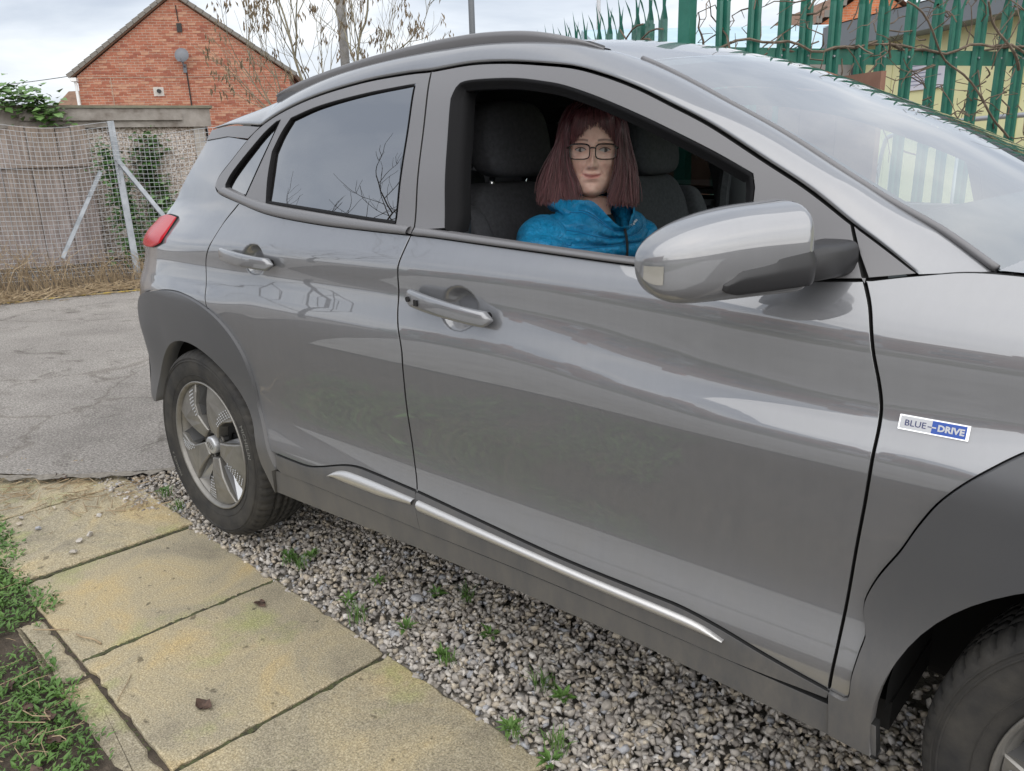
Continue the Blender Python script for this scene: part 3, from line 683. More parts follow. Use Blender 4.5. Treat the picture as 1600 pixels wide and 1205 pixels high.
# ------------------------------------------------------------------ door handles, mirrors, badge
def handle(x0, z0, x1, z1, parents, lock=False):
    for s, p in zip((-1, 1), parents):
        rows = []; n = 34
        for i in range(n):
            t = i/(n-1); x = x0+(x1-x0)*t; z = z0+(z1-z0)*t
            so = .016+.020*sin(min(1, max(0, t))*pi)**.6                        # stand-off
            hh = .0205*(1-.16*t)*min(1, (t/.05+.25))*min(1, ((1-t)/.07+.12)); th = .0105*min(1, t/.03+.3)*min(1, (1-t)/.05+.2)
            base = -float(Yb(x, z)) if s < 0 else float(Yb(x, z)); row = []
            for a in np.linspace(0, 2*pi, 16, endpoint=False):
                ca, sa = cos(a), sin(a); e = .55
                row.append((x, base+s*(so+th*np.sign(ca)*abs(ca)**e), z+hh*np.sign(sa)*abs(sa)**e))
            rows.append(row)
        v, f = grid_geo(np.array(rows), wrap_v=True, flip=(s < 0)); v = list(v)
        f = list(f)+[tuple(range(16)) if s > 0 else tuple(range(15, -1, -1)), tuple(len(v)-16+j for j in range(16))]
        link('door_handle', mesh('door_handle', v, f, PAINT, True), p)
        # socket pads where the handle meets the skin
        for t in (.06, .90):
            x = x0+(x1-x0)*t; z = z0+(z1-z0)*t; b = s*float(Yb(x, z)); mb = MB()
            mb.tube([(x, b-s*.02, z), (x, b+s*.02, z)], .010, 12); mb.obj('handle_foot', RUBBER, p, True)
        if lock and s < 0:
            x = x0+(x1-x0)*.075; z = z0+(z1-z0)*.075-.001; b = -float(Yb(x, z))-.0395
            mb = MB(); mb.tube([(x, b+.006, z), (x, b-.0002, z)], [.0065, .0065], 12); mb.obj('keyhole', BLACK, p)
            x = x0+(x1-x0)*.20; z = z0+(z1-z0)*.20-.002; b = -float(Yb(x, z))-.0445
            mb = MB(); mb.box((x-.006, b-.0008, z-.007), (x+.006, b+.006, z+.007)); mb.obj('touch_sensor', BLACK, p)
handle(1.103, .956, 1.372, .929, fdoor, True)
handle(.262, 1.003, .540, .988, rdoor)

def mirror(s):
    r = link('side_mirror', None, car)
    inn = np.array([2.000, -.885, 1.120]); outr = np.array([1.868, -1.118, 1.110]); L = outr-inn; ln = np.linalg.norm(L); L /= ln
    Fw = np.array([-L[1], L[0], 0.0]); Fw = Fw/np.linalg.norm(Fw); Fw *= (1 if Fw[0] > 0 else -1); MI = np.array([1, -s, 1])
    def shell(t, a, off=0.0):
        ki = min(1.0, max(0.0, t)/.10); ki = math.sqrt(max(0, 1-(1-ki)**2.4)); q = max(0.0, (t-.30)/.70); ko = math.sqrt(max(0, 1-q**2.1)); kb = math.sqrt(max(0, 1-max(0, (t-.72)/.28)**2.6))
        ca, sa = cos(a), sin(a); fwd = np.sign(ca)*abs(ca)**.60; up = np.sign(sa)*abs(sa)**.60
        hz = (.070-.004*t)*ki*(ko if up > 0 else kb); hd = (.080-.014*t)*ki*math.sqrt(max(0, 1-max(0, (t-.55)/.45)**2.6))
        dpt = (hd+off)*(fwd if fwd > 0 else fwd*.42)
        return (inn+L*(ln*t+off*(2*t-1))+Fw*dpt+np.array([0, 0, .002+(hz+off)*up*(1.0 if up > 0 else .93)-(.008*max(0, fwd) if up < 0 else .004*max(0, fwd))]))*MI
    P = np.array([[shell(t, a) for a in np.linspace(0, 2*pi, 40, endpoint=False)] for t in (1-np.cos(np.linspace(0, pi, 44)))/2]); v, f = grid_geo(P, wrap_v=True, flip=(s > 0)); link('mirror_cap', mesh('mirror_cap', v, f, PAINT, True), r)
    def pt(t, fwd, up): return (inn+L*ln*t+Fw*fwd+np.array([0, 0, up]))*MI
    MB().add([pt(t, -.0335, u) for t, u in ((.12, -.048), (.85, -.045), (.9, -.01), (.65, .030), (.12, .050))], [(0, 1, 2, 3, 4)]).obj('mirror_glass', CHROME, r)
    # dark blade set into the lower front of the cap
    rows = []
    for i in range(26):
        t = .02+.60*i/25; w_ = min(1, (1-i/25)*5+.12); row = []
        for j in range(9):
            q = j/8; a = radians(3-10*t+(-36*w_-4*(1-w_))*q-14*(1-w_)); row.append(shell(t, a, .0045 if 0 < j < 8 and i < 25 else -.002))
        rows.append(row)
    v, f = grid_geo(np.array(rows), flip=(s < 0)); link('mirror_blade', mesh('mirror_blade', v, f, PLAST2, True), r)
    rows = []
    for c, hx, hz in ((np.array([1.955, -.935, 1.088]), .046, .026), (np.array([1.992, -.905, 1.089]), .050, .027), (np.array([2.018, -.880, 1.094]), .043, .028), (np.array([2.036, -.850, 1.095]), .038, .027), (np.array([2.045, -.815, 1.097]), .036, .028)):
        rows.append([(c+np.array([hx*np.sign(cos(t))*abs(cos(t))**.5, 0, hz*np.sign(sin(t))*abs(sin(t))**.45]))*MI for t in np.linspace(0, 2*pi, 24, endpoint=False)])
    v, f = grid_geo(np.array(rows), wrap_v=True, flip=(s < 0)); link('mirror_foot', mesh('mirror_foot', v, list(f)+[tuple(range(24))], PLAST2, True), r)
    rows = [[shell(.915+.070*i/7, radians(a), .0015) for a in np.linspace(-28+12*(1-i/7), 0, 8)] for i in range(8)]
    v, f = grid_geo(np.array(rows), flip=(s > 0)); link('turn_signal', mesh('turn_signal', v, f, LAMPW, True), r)
for s in (-1, 1): mirror(s)

BWHITE = mat('badge_white', (.50, .51, .53), .3, .3); BBLUE = mat('badge_blue', (.012, .07, .36), .2); BINK = mat('badge_ink', (.03, .035, .13), .4)
def badge(s):
    x0, x1, z0, z1 = 2.183, 2.278, .856, .8755; ang = math.atan2(.003, .097)
    b = link('badge', None, car); cx, cz = (x0+x1)/2, (z0+z1)/2; hx, hz = (x1-x0)/2, .0112
    P = np.array([(cx, cz)]); n = surfn(Yb, P, s)[0]; c = surfpt(Yb, .0, P, s)[0]
    Z = Vector((0, 0, 1)); Nn = Vector(n); X = Z.cross(Nn).normalized() if s < 0 else Z.cross(Nn).normalized(); Zz = Nn.cross(X).normalized()
    Mx = Matrix((( X[0], Zz[0], Nn[0], c[0]), (X[1], Zz[1], Nn[1], c[1]), (X[2], Zz[2], Nn[2], c[2]), (0, 0, 0, 1))); b.matrix_world = Mx
    MB().box((-hx, -hz, -.002), (hx, hz, .0045)).obj('badge_frame', CHROME, b)
    MB().box((-hx+.002, -hz+.0018, .0046), (-.002, hz-.0018, .0049)).obj('badge_plate', BWHITE, b)
    MB().box((-.002, -hz+.0018, .0046), (hx-.004, hz-.0018, .0049)).obj('badge_plate', BBLUE, b)
    V, F = text_mesh('BLUE', .0128, 0, .0001); V = V*np.array([1.04, 1, 1])+np.array([-.0245, -.0005, .0053]); MB().add(V, F).add([(-.0075, -.0012, .0053), (-.002, -.0012, .0053), (-.002, .0002, .0053), (-.0075, .0002, .0053)], [(0, 1, 2, 3)]).obj('badge_lettering', BINK, b)
    V, F = text_mesh('DRIVE', .0128, 0, .00055); V = V*np.array([1.02, 1, 1])+np.array([.0235, -.0005, .0053]); MB().add(V, F).add([(-.002, -.0015, .0053), (.004, -.0015, .0053), (.004, .0005, .0053), (-.002, .0005, .0053)], [(0, 1, 2, 3)]).obj('badge_lettering', BWHITE, b)
for s in (-1, 1): badge(s)
# ------------------------------------------------------------------ ground
def sheet(name, poly, z, m, kind='structure', **k):
    return link(name, mesh(name, [(x, y, z) for x, y in poly], [tuple(range(len(poly)))], m), kind=kind, **k)
def asphalt():
    m = mat('worn_asphalt', (.2, .19, .18), .9); t, b = nodes(m)
    ag = ramp(t, noise(t, 95, 4, .8), [(.32, (.11, .10, .092)), (.5, (.27, .255, .24)), (.68, (.50, .48, .455))])
    pat = ramp(t, noise(t, .8, 6, .62), [(.35, (.70, .68, .66)), (.55, (1, .98, .95)), (.72, (1.12, 1.1, 1.06))])
    wr = ramp(t, noise(t, 2.1, 8, .7, dist=1.2), [(.33, (.50, .48, .46)), (.45, (1, 1, 1))])
    vc = t.nodes.new('ShaderNodeTexVoronoi'); vc.feature = 'DISTANCE_TO_EDGE'; vc.inputs['Scale'].default_value = .45
    wv = t.nodes.new('ShaderNodeVectorMath'); wv.operation = 'MULTIPLY_ADD'; nz = t.nodes.new('ShaderNodeTexNoise'); nz.inputs['Scale'].default_value = 3.0; nz.inputs['Detail'].default_value = 5
    tcc = t.nodes.new('ShaderNodeTexCoord'); t.links.new(tcc.outputs['Object'], nz.inputs['Vector']); t.links.new(nz.outputs['Color'], wv.inputs[0]); wv.inputs[1].default_value = (.5, .5, 0); t.links.new(tcc.outputs['Object'], wv.inputs[2]); t.links.new(wv.outputs[0], vc.inputs['Vector'])
    wr = mixc(t, 1.0, wr, ramp(t, vc.outputs['Distance'], [(.002, (.72, .70, .68)), (.008, (1, 1, 1))]), 'MULTIPLY')
    t.links.new(mixc(t, 1.0, mixc(t, 1.0, ag, pat, 'MULTIPLY'), wr, 'MULTIPLY'), b.inputs['Base Color']); bump(t, b, noise(t, 95, 4, .8), .8, .010); return m
ASPH = asphalt()
SOIL = noisy('dark_soil', [(.3, (.035, .026, .018)), (.55, (.075, .058, .042)), (.75, (.13, .10, .075))], 26, .95, 8, .8, 60, .02)
GRAVB = noisy('gravel_bed', [(.3, (.11, .10, .085)), (.7, (.26, .24, .21))], 40, .95, 6, .8, 90, .01)
LAWN = noisy('lawn', [(.3, (.075, .08, .045)), (.6, (.13, .13, .075)), (.8, (.20, .185, .12))], 6, .95, 8, .6, 80, .03)
sheet('ground', [(-160, -160), (160, -160), (160, 160), (-160, 160)], -.064, SOIL)
AED = [(-14, -13.2), (-1.378, -1.177), (-1.222, -1.074), (-1.03, -.907), (-.90, -.76), (-.70, -.50), (-.4, -.1), (-.2, .4), (0, 1.6), (.5, 3.0)]
sheet('road', AED+[(2, 40), (-60, 40), (-60, -13.2)], -.030, ASPH)
sheet('road', [(-60, -19.5), (40, -19.5), (40, -13.25), (-60, -13.25)], -.034, ASPH)
sheet('gravel_bed', [(-1.10, -.98), (-.9, -.78), (-.5, -.3), (0, 1.2), (.5, 3), (6, 3), (6, -1.25), (1.5, -1.0), (-.2, -.885)], -.060, GRAVB)
sheet('lawn', [(-10, -13.2), (16, -13.2), (16, -7.2), (-5.6, -7.2)], -.050, LAWN)
CONCR = noisy('pale_concrete', [(.3, (.26, .25, .235)), (.7, (.38, .37, .35))], 5, .9, 7, .3, 90, .004)
sheet('added_pale_ground', [(-5.55, -7.15), (16, -7.15), (16, -2.6), (1.6, -2.3), (-1.5, -2.2), (-2.2, -3.2)], -.048, CONCR)  # unseen pale ground, added so the lower doors reflect lighter and neutral
GRIT = noisy('road_grit', [(.3, (.13, .115, .095)), (.7, (.27, .245, .21))], 45, .95, 6, .5, 120, .006)
_e = [(-2.6, -2.4), (-1.9, -1.75), (-1.42, -1.27), (-1.22, -1.10), (-1.03, -.93), (-.90, -.80), (-.80, -.66)]
_e = resn(_e, 60); _n = np.array([.70, -.71]); _j = RNG.random((60, 2))
sheet('soil_strip', [tuple(q-_n*(.004+.02*j[0])) for q, j in zip(_e, _j)]+[tuple(q+_n*(.01+.05*j[1])) for q, j in zip(_e[::-1], _j)], -.0265, GRIT)
# paving slabs, 600 x 600
OX, OY, SA, SG = -.2504, -.8559, -.0557, .606
E1 = np.array([cos(SA), sin(SA)]); E2 = np.array([E1[1], -E1[0]])
def slab_mat():
    m = mat('weathered_buff_slab', (.4, .33, .2), .85); t, b = nodes(m)
    c = t.nodes.new('ShaderNodeTexCoord'); oi = t.nodes.new('ShaderNodeObjectInfo')
    ad = t.nodes.new('ShaderNodeVectorMath'); ad.operation = 'MULTIPLY_ADD'; t.links.new(oi.outputs['Random'], ad.inputs[0]); ad.inputs[1].default_value = (37, 19, 11); t.links.new(c.outputs['Object'], ad.inputs[2])
    v = ad.outputs[0]
    gr = ramp(t, noise(t, 210, 3, .75, vec=v), [(.30, (.16, .14, .10)), (.5, (.37, .32, .225)), (.70, (.60, .54, .42))])
    tint = ramp(t, noise(t, 3.2, 7, .66, vec=v, dist=.5), [(.30, (.58, .58, .59)), (.44, (.86, .86, .83)), (.56, (1.04, 1.0, .88)), (.70, (1.20, 1.05, .74))])
    col = mixc(t, 1.0, gr, tint, 'MULTIPLY')
    moss = ramp(t, noise(t, 4.1, 5, .6, vec=v), [(.56, (0,)*3), (.74, (.75,)*3)])
    col = mixc(t, moss, col, mixc(t, 1.0, gr, (.82, 1.0, .48), 'MULTIPLY'))
    spots = ramp(t, noise(t, 26, 2, .5, vec=v), [(.25, (.40, .39, .38)), (.32, (1, 1, 1))])
    t.links.new(mixc(t, 1.0, col, spots, 'MULTIPLY'), b.inputs['Base Color']); bump(t, b, noise(t, 190, 4, .75, vec=v), .5, .004); return m
SLAB = slab_mat()
def slab_mesh(lx, ly, h=.045, seed=0, nx=22):
    """slab with worn, slightly wavering edges"""
    r = np.random.default_rng(seed); P = []
    for a, b in (((0, 0), (lx, 0)), ((lx, 0), (lx, ly)), ((lx, ly), (0, ly)), ((0, ly), (0, 0))):
        for t in np.linspace(0, 1, nx, endpoint=False): P.append(np.array(a)*(1-t)+np.array(b)*t)
    P = np.array(P); on = outn(P); P = P-on*(.0008+r.random(len(P))[:, None]*.003+.008*(r.random(len(P)) > .9)[:, None]); n = len(P)
    V = [(x, y, 0) for x, y in P-on*.006]+[(x, y, -.004) for x, y in P]+[(x, y, -h) for x, y in P]
    F = [tuple(range(n))]
    for k in (0, 1): F += [(k*n+j, (k+1)*n+j, (k+1)*n+(j+1) % n, k*n+(j+1) % n) for j in range(n)]
    return mesh('paving_slab', V, F, SLAB)
slab_names = {-2: 'buff paving slab farthest along the path, half buried under grit and soil', -1: 'buff paving slab with loose grey stones on it, beside the rear wheel', 0: 'buff paving slab just in front of the rear wheel, with a dry twig lying on it',
              1: 'buff paving slab with two brown dead leaves on it', 2: 'buff paving slab at the bottom edge, nearest the viewer', 3: 'buff paving slab beside the front wheel, just outside the frame'}
for k in range(-2, 4):
    o = E1*(k*SG)+np.array([OX, OY])+E2*.601; o = link('paving_slab', slab_mesh(.598, .597, seed=k+5), None, slab_names[k], 'paving slab', 'path of square slabs'); p0 = np.array([OX, OY])+E1*(k*SG+.004)+E2*.601
    o.location = (p0[0], p0[1], -.052+.003*((k*7) % 3-1)); o.rotation_euler = (radians(.25*((k*5) % 3-1)), radians(.2*((k*3) % 3-1)), SA)
for k, (x0, ln) in enumerate(((.02, .40), (.435, .62))):
    o = link('edging_slab', slab_mesh(ln, .078, seed=31+k), None, ('short' if k == 0 else 'long')+' narrow buff edging stone between the path and the weeds', 'edging stone', 'edging of the path')
    p0 = np.array([OX, OY])+E1*(x0-OX)+E2*(.601+.004+.078); o.location = (p0[0], p0[1], -.058); o.rotation_euler = (radians(-1.5), 0, SA-.004)
# ---- moss and dirt in the joints
MOSS = noisy('joint_moss', [(.35, (.05, .042, .03)), (.55, (.085, .09, .04)), (.75, (.14, .165, .06))], 60, .95, 6, .9, 140, .01)
mb = MB()
for k in range(-1, 4):
    for i in range(60):
        t = i/60*.6; c = np.array([OX, OY])+E1*(k*SG+.001)+E2*t
        a = RNG.random(3); mb.box((c[0]-.006-.004*a[0], c[1]-.006, -.07), (c[0]+.006+.004*a[1], c[1]+.006, -.0575+.004*a[2]))
for i in range(200):
    t = -.4+i/200*2.4; c = np.array([OX, OY])+E1*t+E2*(.601+.002); a = RNG.random(3)
    mb.tube([(c[0]-.012, c[1]-.004+.004*a[0], -.070), (c[0]+.012, c[1]-.004+.004*a[1], -.069+.004*a[2])], .003+.002*a[0], 5)
mb.obj('joint_moss', MOSS, None, kind='stuff', label='dark soil and moss filling the joints of the path', cat='moss')

# ---- gravel: crushed stone, individually shaped
def hull(seed, n=11, flat=.66):
    r = np.random.default_rng(seed); bm = bmesh.new()
    for _ in range(n):
        v = r.normal(size=3); v /= np.linalg.norm(v); v *= .82+.36*r.random(); bm.verts.new((v[0]*(1+.25*r.random()), v[1], v[2]*flat))
    res = bmesh.ops.convex_hull(bm, input=bm.verts[:]); bmesh.ops.delete(bm, geom=[g_ for g_ in res['geom_interior'] if isinstance(g_, bmesh.types.BMVert)], context='VERTS')
    bmesh.ops.triangulate(bm, faces=bm.faces[:]); bm.verts.index_update()
    V = np.array([tuple(v.co) for v in bm.verts]); F = np.array([[v.index for v in f.verts] for f in bm.faces]); bm.free(); return V, F
HULLS = [hull(100+i) for i in range(18)]
def rotm(q):
    a, b, c, d = q.T
    return np.stack([np.stack([1-2*(c*c+d*d), 2*(b*c-a*d), 2*(b*d+a*c)], 1), np.stack([2*(b*c+a*d), 1-2*(b*b+d*d), 2*(c*d-a*b)], 1), np.stack([2*(b*d-a*c), 2*(c*d+a*b), 1-2*(b*b+c*c)], 1)], 1)
def stones(name, C, R, cols, m, **k):
    n = len(C); ty = RNG.integers(0, len(HULLS), n); q = RNG.normal(size=(n, 4)); q[:, 2:] *= 1; q /= np.linalg.norm(q, axis=1)[:, None]; Q = rotm(q)
    VV = []; FF = []; CC_ = []; b = 0
    for h in range(len(HULLS)):
        i = np.where(ty == h)[0]; V, F = HULLS[h]
        v = np.einsum('nij,kj->nki', Q[i], V)*R[i][:, None, None]*np.array([1, 1, .86])+C[i][:, None, :]
        VV.append(v.reshape(-1, 3)); FF.append((F[None]+(np.arange(len(i))*len(V))[:, None, None]+b).reshape(-1, 3)); CC_.append(np.repeat(cols[i], len(V), 0)); b += len(i)*len(V)
    V = np.vstack(VV); F = np.vstack(FF); cc = np.vstack(CC_)
    me = bpy.data.meshes.new(name); me.vertices.add(len(V)); me.vertices.foreach_set('co', V.ravel()); me.loops.add(len(F)*3); me.loops.foreach_set('vertex_index', F.ravel().astype(np.int32))
    me.polygons.add(len(F)); me.polygons.foreach_set('loop_start', (np.arange(len(F))*3).astype(np.int32)); me.update(calc_edges=True); me.validate()
    at = me.color_attributes.new('stone_colour', 'FLOAT_COLOR', 'POINT'); at.data.foreach_set('color', np.hstack([cc, np.ones((len(cc), 1))]).ravel())
    me.materials.append(m); return link(name, me, None, **k)
def stone_mat():
    m = mat('crushed_stone', (.4, .37, .33), .95, Specular_IOR_Level=.2); t, b = nodes(m); a = t.nodes.new('ShaderNodeAttribute'); a.attribute_name = 'stone_colour'
    v = ramp(t, noise(t, 120, 4, .7), [(.3, (.72, .70, .68)), (.7, (1.18, 1.15, 1.1))])
    t.links.new(mixc(t, 1.0, a.outputs['Color'], v, 'MULTIPLY'), b.inputs['Base Color']); bump(t, b, noise(t, 220, 4, .7), .4, .002); return m
STONE = stone_mat()
PAL = np.array([(.42, .39, .35), (.36, .33, .29), (.48, .45, .41), (.30, .28, .26), (.40, .35, .28), (.34, .345, .36), (.46, .41, .33), (.52, .50, .47), (.26, .235, .21)])
def slab_v(x, y):   # distance beyond the slab edge, towards the car
    return -((x-OX)*E2[0]+(y-OY)*E2[1])
def gravel_pts(n, x0, x1, y0, y1):
    P = RNG.random((n, 2))*np.array([x1-x0, y1-y0])+np.array([x0, y0]); d = slab_v(P[:, 0], P[:, 1])
    w_ = np.interp(P[:, 0], [-1.2, -.9, -.6, -.3, .2, 4], [-.10, -.115, -.10, -.02, -.004, -.004])
    ok = d > w_+.012*RNG.normal(size=n)
    ed = np.interp(P[:, 0], [-1.4, -1.03, -.9, -.7, -.4, -.2, 0], [-1.15, -.93, -.80, -.56, -.2, .2, 1.4]); ok &= (P[:, 1] < ed+.03*RNG.normal(size=n)) | (P[:, 0] > 0)
    return P[ok]
Pn = np.vstack([gravel_pts(31000, -1.05, 3.3, -1.10, -.30), gravel_pts(6500, -.6, 3.3, -.30, 1.2)])
d = slab_v(Pn[:, 0], Pn[:, 1]); Rr = .0064+.0086*RNG.random(len(Pn))**1.3+.006*(RNG.random(len(Pn)) > .95)
Rr *= np.interp(Pn[:, 0], [-1, 0, 1], [.80, .9, 1.0])
hz = np.interp(d, [-.1, 0, .05, .22], [-.046, -.052, -.040, -.020])-.012*RNG.random(len(Pn))+.010*(RNG.random(len(Pn))-.5)
Cn = np.stack([Pn[:, 0], Pn[:, 1], hz], 1); ci = PAL[RNG.choice(len(PAL), len(Pn), p=[.2,.17,.13,.12,.11,.06,.1,.04,.07])]*(.88+.44*RNG.random((len(Pn), 1)))*np.array([1.0, 1.02, 1.06])
stones('gravel', Cn, Rr, ci, STONE, kind='stuff', label='pale crushed stone gravel under and beside the car', cat='gravel')
# stray stones lying on the path
for i, (x, y) in enumerate([(-.433,-1.205),(-.353,-1.257),(-.459,-1.161),(-.821,-1.27),(-.767,-1.299),(-.666,-1.265),(-.816,-1.156),(-.60,-1.07)]):
    V, F = HULLS[i]; o = link('stone', mesh('stone', V*(.011+.006*RNG.random()), F, noisy('stone_%d' % i, [(.3, tuple(PAL[i % 9]*.8)), (.7, tuple(PAL[i % 9]*1.15))], 90)), None, '%s of the small loose grey stones on the path, counted from the road' % ('seventh', 'eighth', 'sixth', 'first', 'third', 'fourth', 'second', 'fifth')[i], 'stone', 'loose stones on the path'); o.location = (x, y, -.040)

# ---- leaves and weeds
LEAFG = noisy('weed_leaf', [(.3, (.05, .115, .022)), (.6, (.10, .19, .042)), (.8, (.19, .29, .09))], 9, .55, 3, Specular_IOR_Level=.4)
LEAFD = noisy('dead_leaf', [(.3, (.035, .022, .017)), (.7, (.12, .07, .048))], 60, .7, 6)
DRY = noisy('dry_stem', [(.3, (.22, .155, .09)), (.7, (.42, .33, .21))], 14, .85, 5)
TWIG = noisy('bare_twig', [(.3, (.085, .062, .045)), (.7, (.20, .155, .115))], 22, .85, 5)
def leaf(c, d, up, L, Wd, curl=.25):
    """one pointed leaf: 6 vertices, folded along the midrib"""
    c = np.asarray(c, float); d = np.asarray(d, float); d = d/np.linalg.norm(d); s = np.cross(d, up); s /= np.linalg.norm(s)+1e-9; n = np.cross(s, d)
    P = [c, c+d*L*.45+s*Wd*.5+n*L*.10, c+d*L*.45-s*Wd*.5+n*L*.10, c+d*L*.5+n*L*.02, c+d*L-n*L*curl]
    return P, [(0, 1, 3), (0, 3, 2), (1, 4, 3), (3, 4, 2)]
def weed(mb, x, y, z, n, size, spread=.8, r=None):
    r = r or RNG
    for _ in range(n):
        a = r.random()*2*pi; el = .2+1.0*r.random(); d = np.array([cos(a)*cos(el), sin(a)*cos(el), sin(el)]); rr = size*spread*r.random()
        P, F = leaf((x+cos(a)*rr*.6, y+sin(a)*rr*.6, z+.3*size*r.random()), d, np.array([0, 0, 1.0]), size*(.5+.8*r.random()), size*(.22+.3*r.random())); mb.add(P, F)
def grass(mb, x, y, z, n, L):
    for _ in range(n):
        a = RNG.random()*2*pi; b = np.array([x+.012*RNG.normal(), y+.012*RNG.normal(), z]); d = np.array([cos(a), sin(a), 0])*(.3+.6*RNG.random()); l = L*(.5+.7*RNG.random()); s = np.array([-sin(a), cos(a), 0])*.0013
        p1 = b+d*l*.35+np.array([0, 0, l*.55]); p2 = b+d*l+np.array([0, 0, l*.75]); mb.add([b-s, b+s, p1+s, p1-s, p2], [(0, 1, 2, 3), (3, 2, 4)])
ORD = ('first', 'second', 'third', 'fourth', 'fifth', 'sixth', 'seventh', 'eighth', 'ninth', 'tenth', 'eleventh', 'twelfth', 'thirteenth', 'fourteenth', 'fifteenth', 'sixteenth', 'seventeenth', 'eighteenth')
for i, (x, y) in enumerate(sorted([(-.562,-.828),(-.381,-.856),(.389,-.817),(.373,-.763),(.79,-.896),(.70,-.858),(.944,-.842),(.882,-.664),(.969,-.621),(1.153,-.716),(1.474,-.798),(1.401,-.789),(1.446,-.963),(1.562,-.934),(1.582,-.982),(1.116,-.868),(.31,-.814),(.68,-.73)])):
    mb = MB()
    if i % 3 == 1: grass(mb, x, y, -.03, 38, .055)
    else: weed(mb, x, y, -.022, 22+3*(i % 4), .026)
    if i in (0, 2, 11, 14): grass(mb, x+.02, y, -.03, 30, .05)
    mb.obj('weed', LEAFG, None, False, label='%s small green weed in the gravel, counted from the rear end of the car' % ORD[i], cat='weed', group='weeds in the gravel')
# ground cover along the left of the path
mb = MB(); mg = MB()
for _ in range(5200):
    t = RNG.random(); x = -.95+2.15*t; edge = np.interp(x, [-.95,-.6,-.25,-.1,.05,.3,.62,.85,1.2], [-1.36,-1.40,-1.47,-1.46,-1.545,-1.60,-1.645,-1.66,-1.70]); y = edge+.035-.50*RNG.random()**1.3+.02*RNG.normal()
    dens = .45+.55*sin(x*7+1.3)*sin(y*9)+(.25 if x < .0 else 0)
    if RNG.random() > dens+.10: continue
    weed(mb, x, y, -.058, 3, .016 if RNG.random() < .7 else .028, 1.0)
mb.obj('ground_cover', LEAFG, None, False, kind='stuff', label='low green weeds covering the soil along the left of the path', cat='weeds')
mb = MB()
for _ in range(150):
    x = -1.1+2.2*RNG.random(); y = np.interp(x, [-1.1,-.6,0,1], [-1.30,-1.42,-1.56,-1.66])-.32*RNG.random(); a = RNG.random()*pi*2; L = .03+.09*RNG.random(); z = -.055+.02*RNG.random()
    mb.tube([(x, y, z), (x+L*.5*cos(a), y+L*.5*sin(a), z+.01*RNG.random()), (x+L*cos(a+.2), y+L*sin(a+.2), z+.006*RNG.random())], .0008+.0007*RNG.random(), 4)
for _ in range(260):   # litter at the far end of the path and along the road edge
    t = RNG.random(); x = -1.5+.9*t+.1*RNG.normal(); y = -1.32+.42*t+.12*RNG.normal(); a = RNG.random()*pi*2; L = .02+.07*RNG.random()
    mb.tube([(x, y, -.045), (x+L*cos(a), y+L*sin(a), -.038+.012*RNG.random())], .0012+.001*RNG.random(), 4)
mb.obj('plant_litter', DRY, None, False, kind='stuff', label='dry straw and twigs littering the soil beside the path', cat='litter')
# bulb leaves at the left edge
mb = MB()
for a, l, wd, el in ((-.5, .13, .038, .25), (.35, .11, .036, .9), (1.6, .10, .03, 1.0), (2.6, .12, .036, .3)):
    P, F = leaf((.015, -1.66, -.055), (cos(a)*cos(el), sin(a)*cos(el), sin(el)), np.array([0, 0, 1.0]), l, wd, .12); mb.add(P, F)
mb.obj('bulb_plant', noisy('bulb_leaf', [(.3, (.05, .15, .02)), (.7, (.12, .27, .05))], 5, .4, 2), None, True, label='plant with broad smooth green leaves at the left edge of the path', cat='plant')
def dead_leaf(x, y, z, L, label, seed):
    r = np.random.default_rng(seed); n = 11; a0 = r.random()*6; rows = []
    for i in range(5):
        q = i/4; rows.append([(x+L*q*cos(2*pi*j/n+a0)*(.30+.70*r.random())*1.15, y+L*q*sin(2*pi*j/n+a0)*(.35+.65*r.random())*.72, z+.003+L*.42*q*(r.random()-.25)) for j in range(n)])
    v, f = grid_geo(np.array(rows), wrap_v=True); link('dead_leaf', mesh('dead_leaf', v, f, LEAFD, True), None, label, 'leaf', 'fallen leaves')
dead_leaf(.46, -1.013, -.050, .032, 'shrivelled brown dead leaf on the slab close to the gravel edge', 3)
dead_leaf(.774, -1.368, -.050, .034, 'curled brown dead leaf in the middle of the second nearest slab', 4)
dead_leaf(-1.117, -1.023, -.035, .05, 'pale brown dead leaf at the far end of the path by the road', 5)
for i, (x, y) in enumerate([(.61,-1.665), (.516,-1.64), (.542,-1.69), (.44,-1.66), (.30,-1.66), (.70,-1.73)]): dead_leaf(x, y, -.045, .030, '%s brown dead leaf among the weeds left of the path, counted from the viewer' % ORD[(1, 3, 2, 4, 5, 0)[i]], 10+i)
def stick(pts, r, label, name='twig'):
    MB().tube(cr(pts, .012), r, 6).obj(name, DRY, None, True, label=label, cat='twig', group='twigs on the path')
stick([(.181,-1.448,-.047),(.215,-1.446,-.043),(.25,-1.428,-.045),(.287,-1.422,-.047)], .0028, 'pale curved twig lying across the left of a slab')
stick([(.50,-1.43,-.048),(.54,-1.462,-.046),(.58,-1.50,-.048)], .0011, 'thin dark straight twig on the mossy corner of a slab')
stick([(.05,-1.52,-.05),(.10,-1.50,-.04),(.14,-1.455,-.046)], .0022, 'short pale twig sticking out of the weeds onto the path')
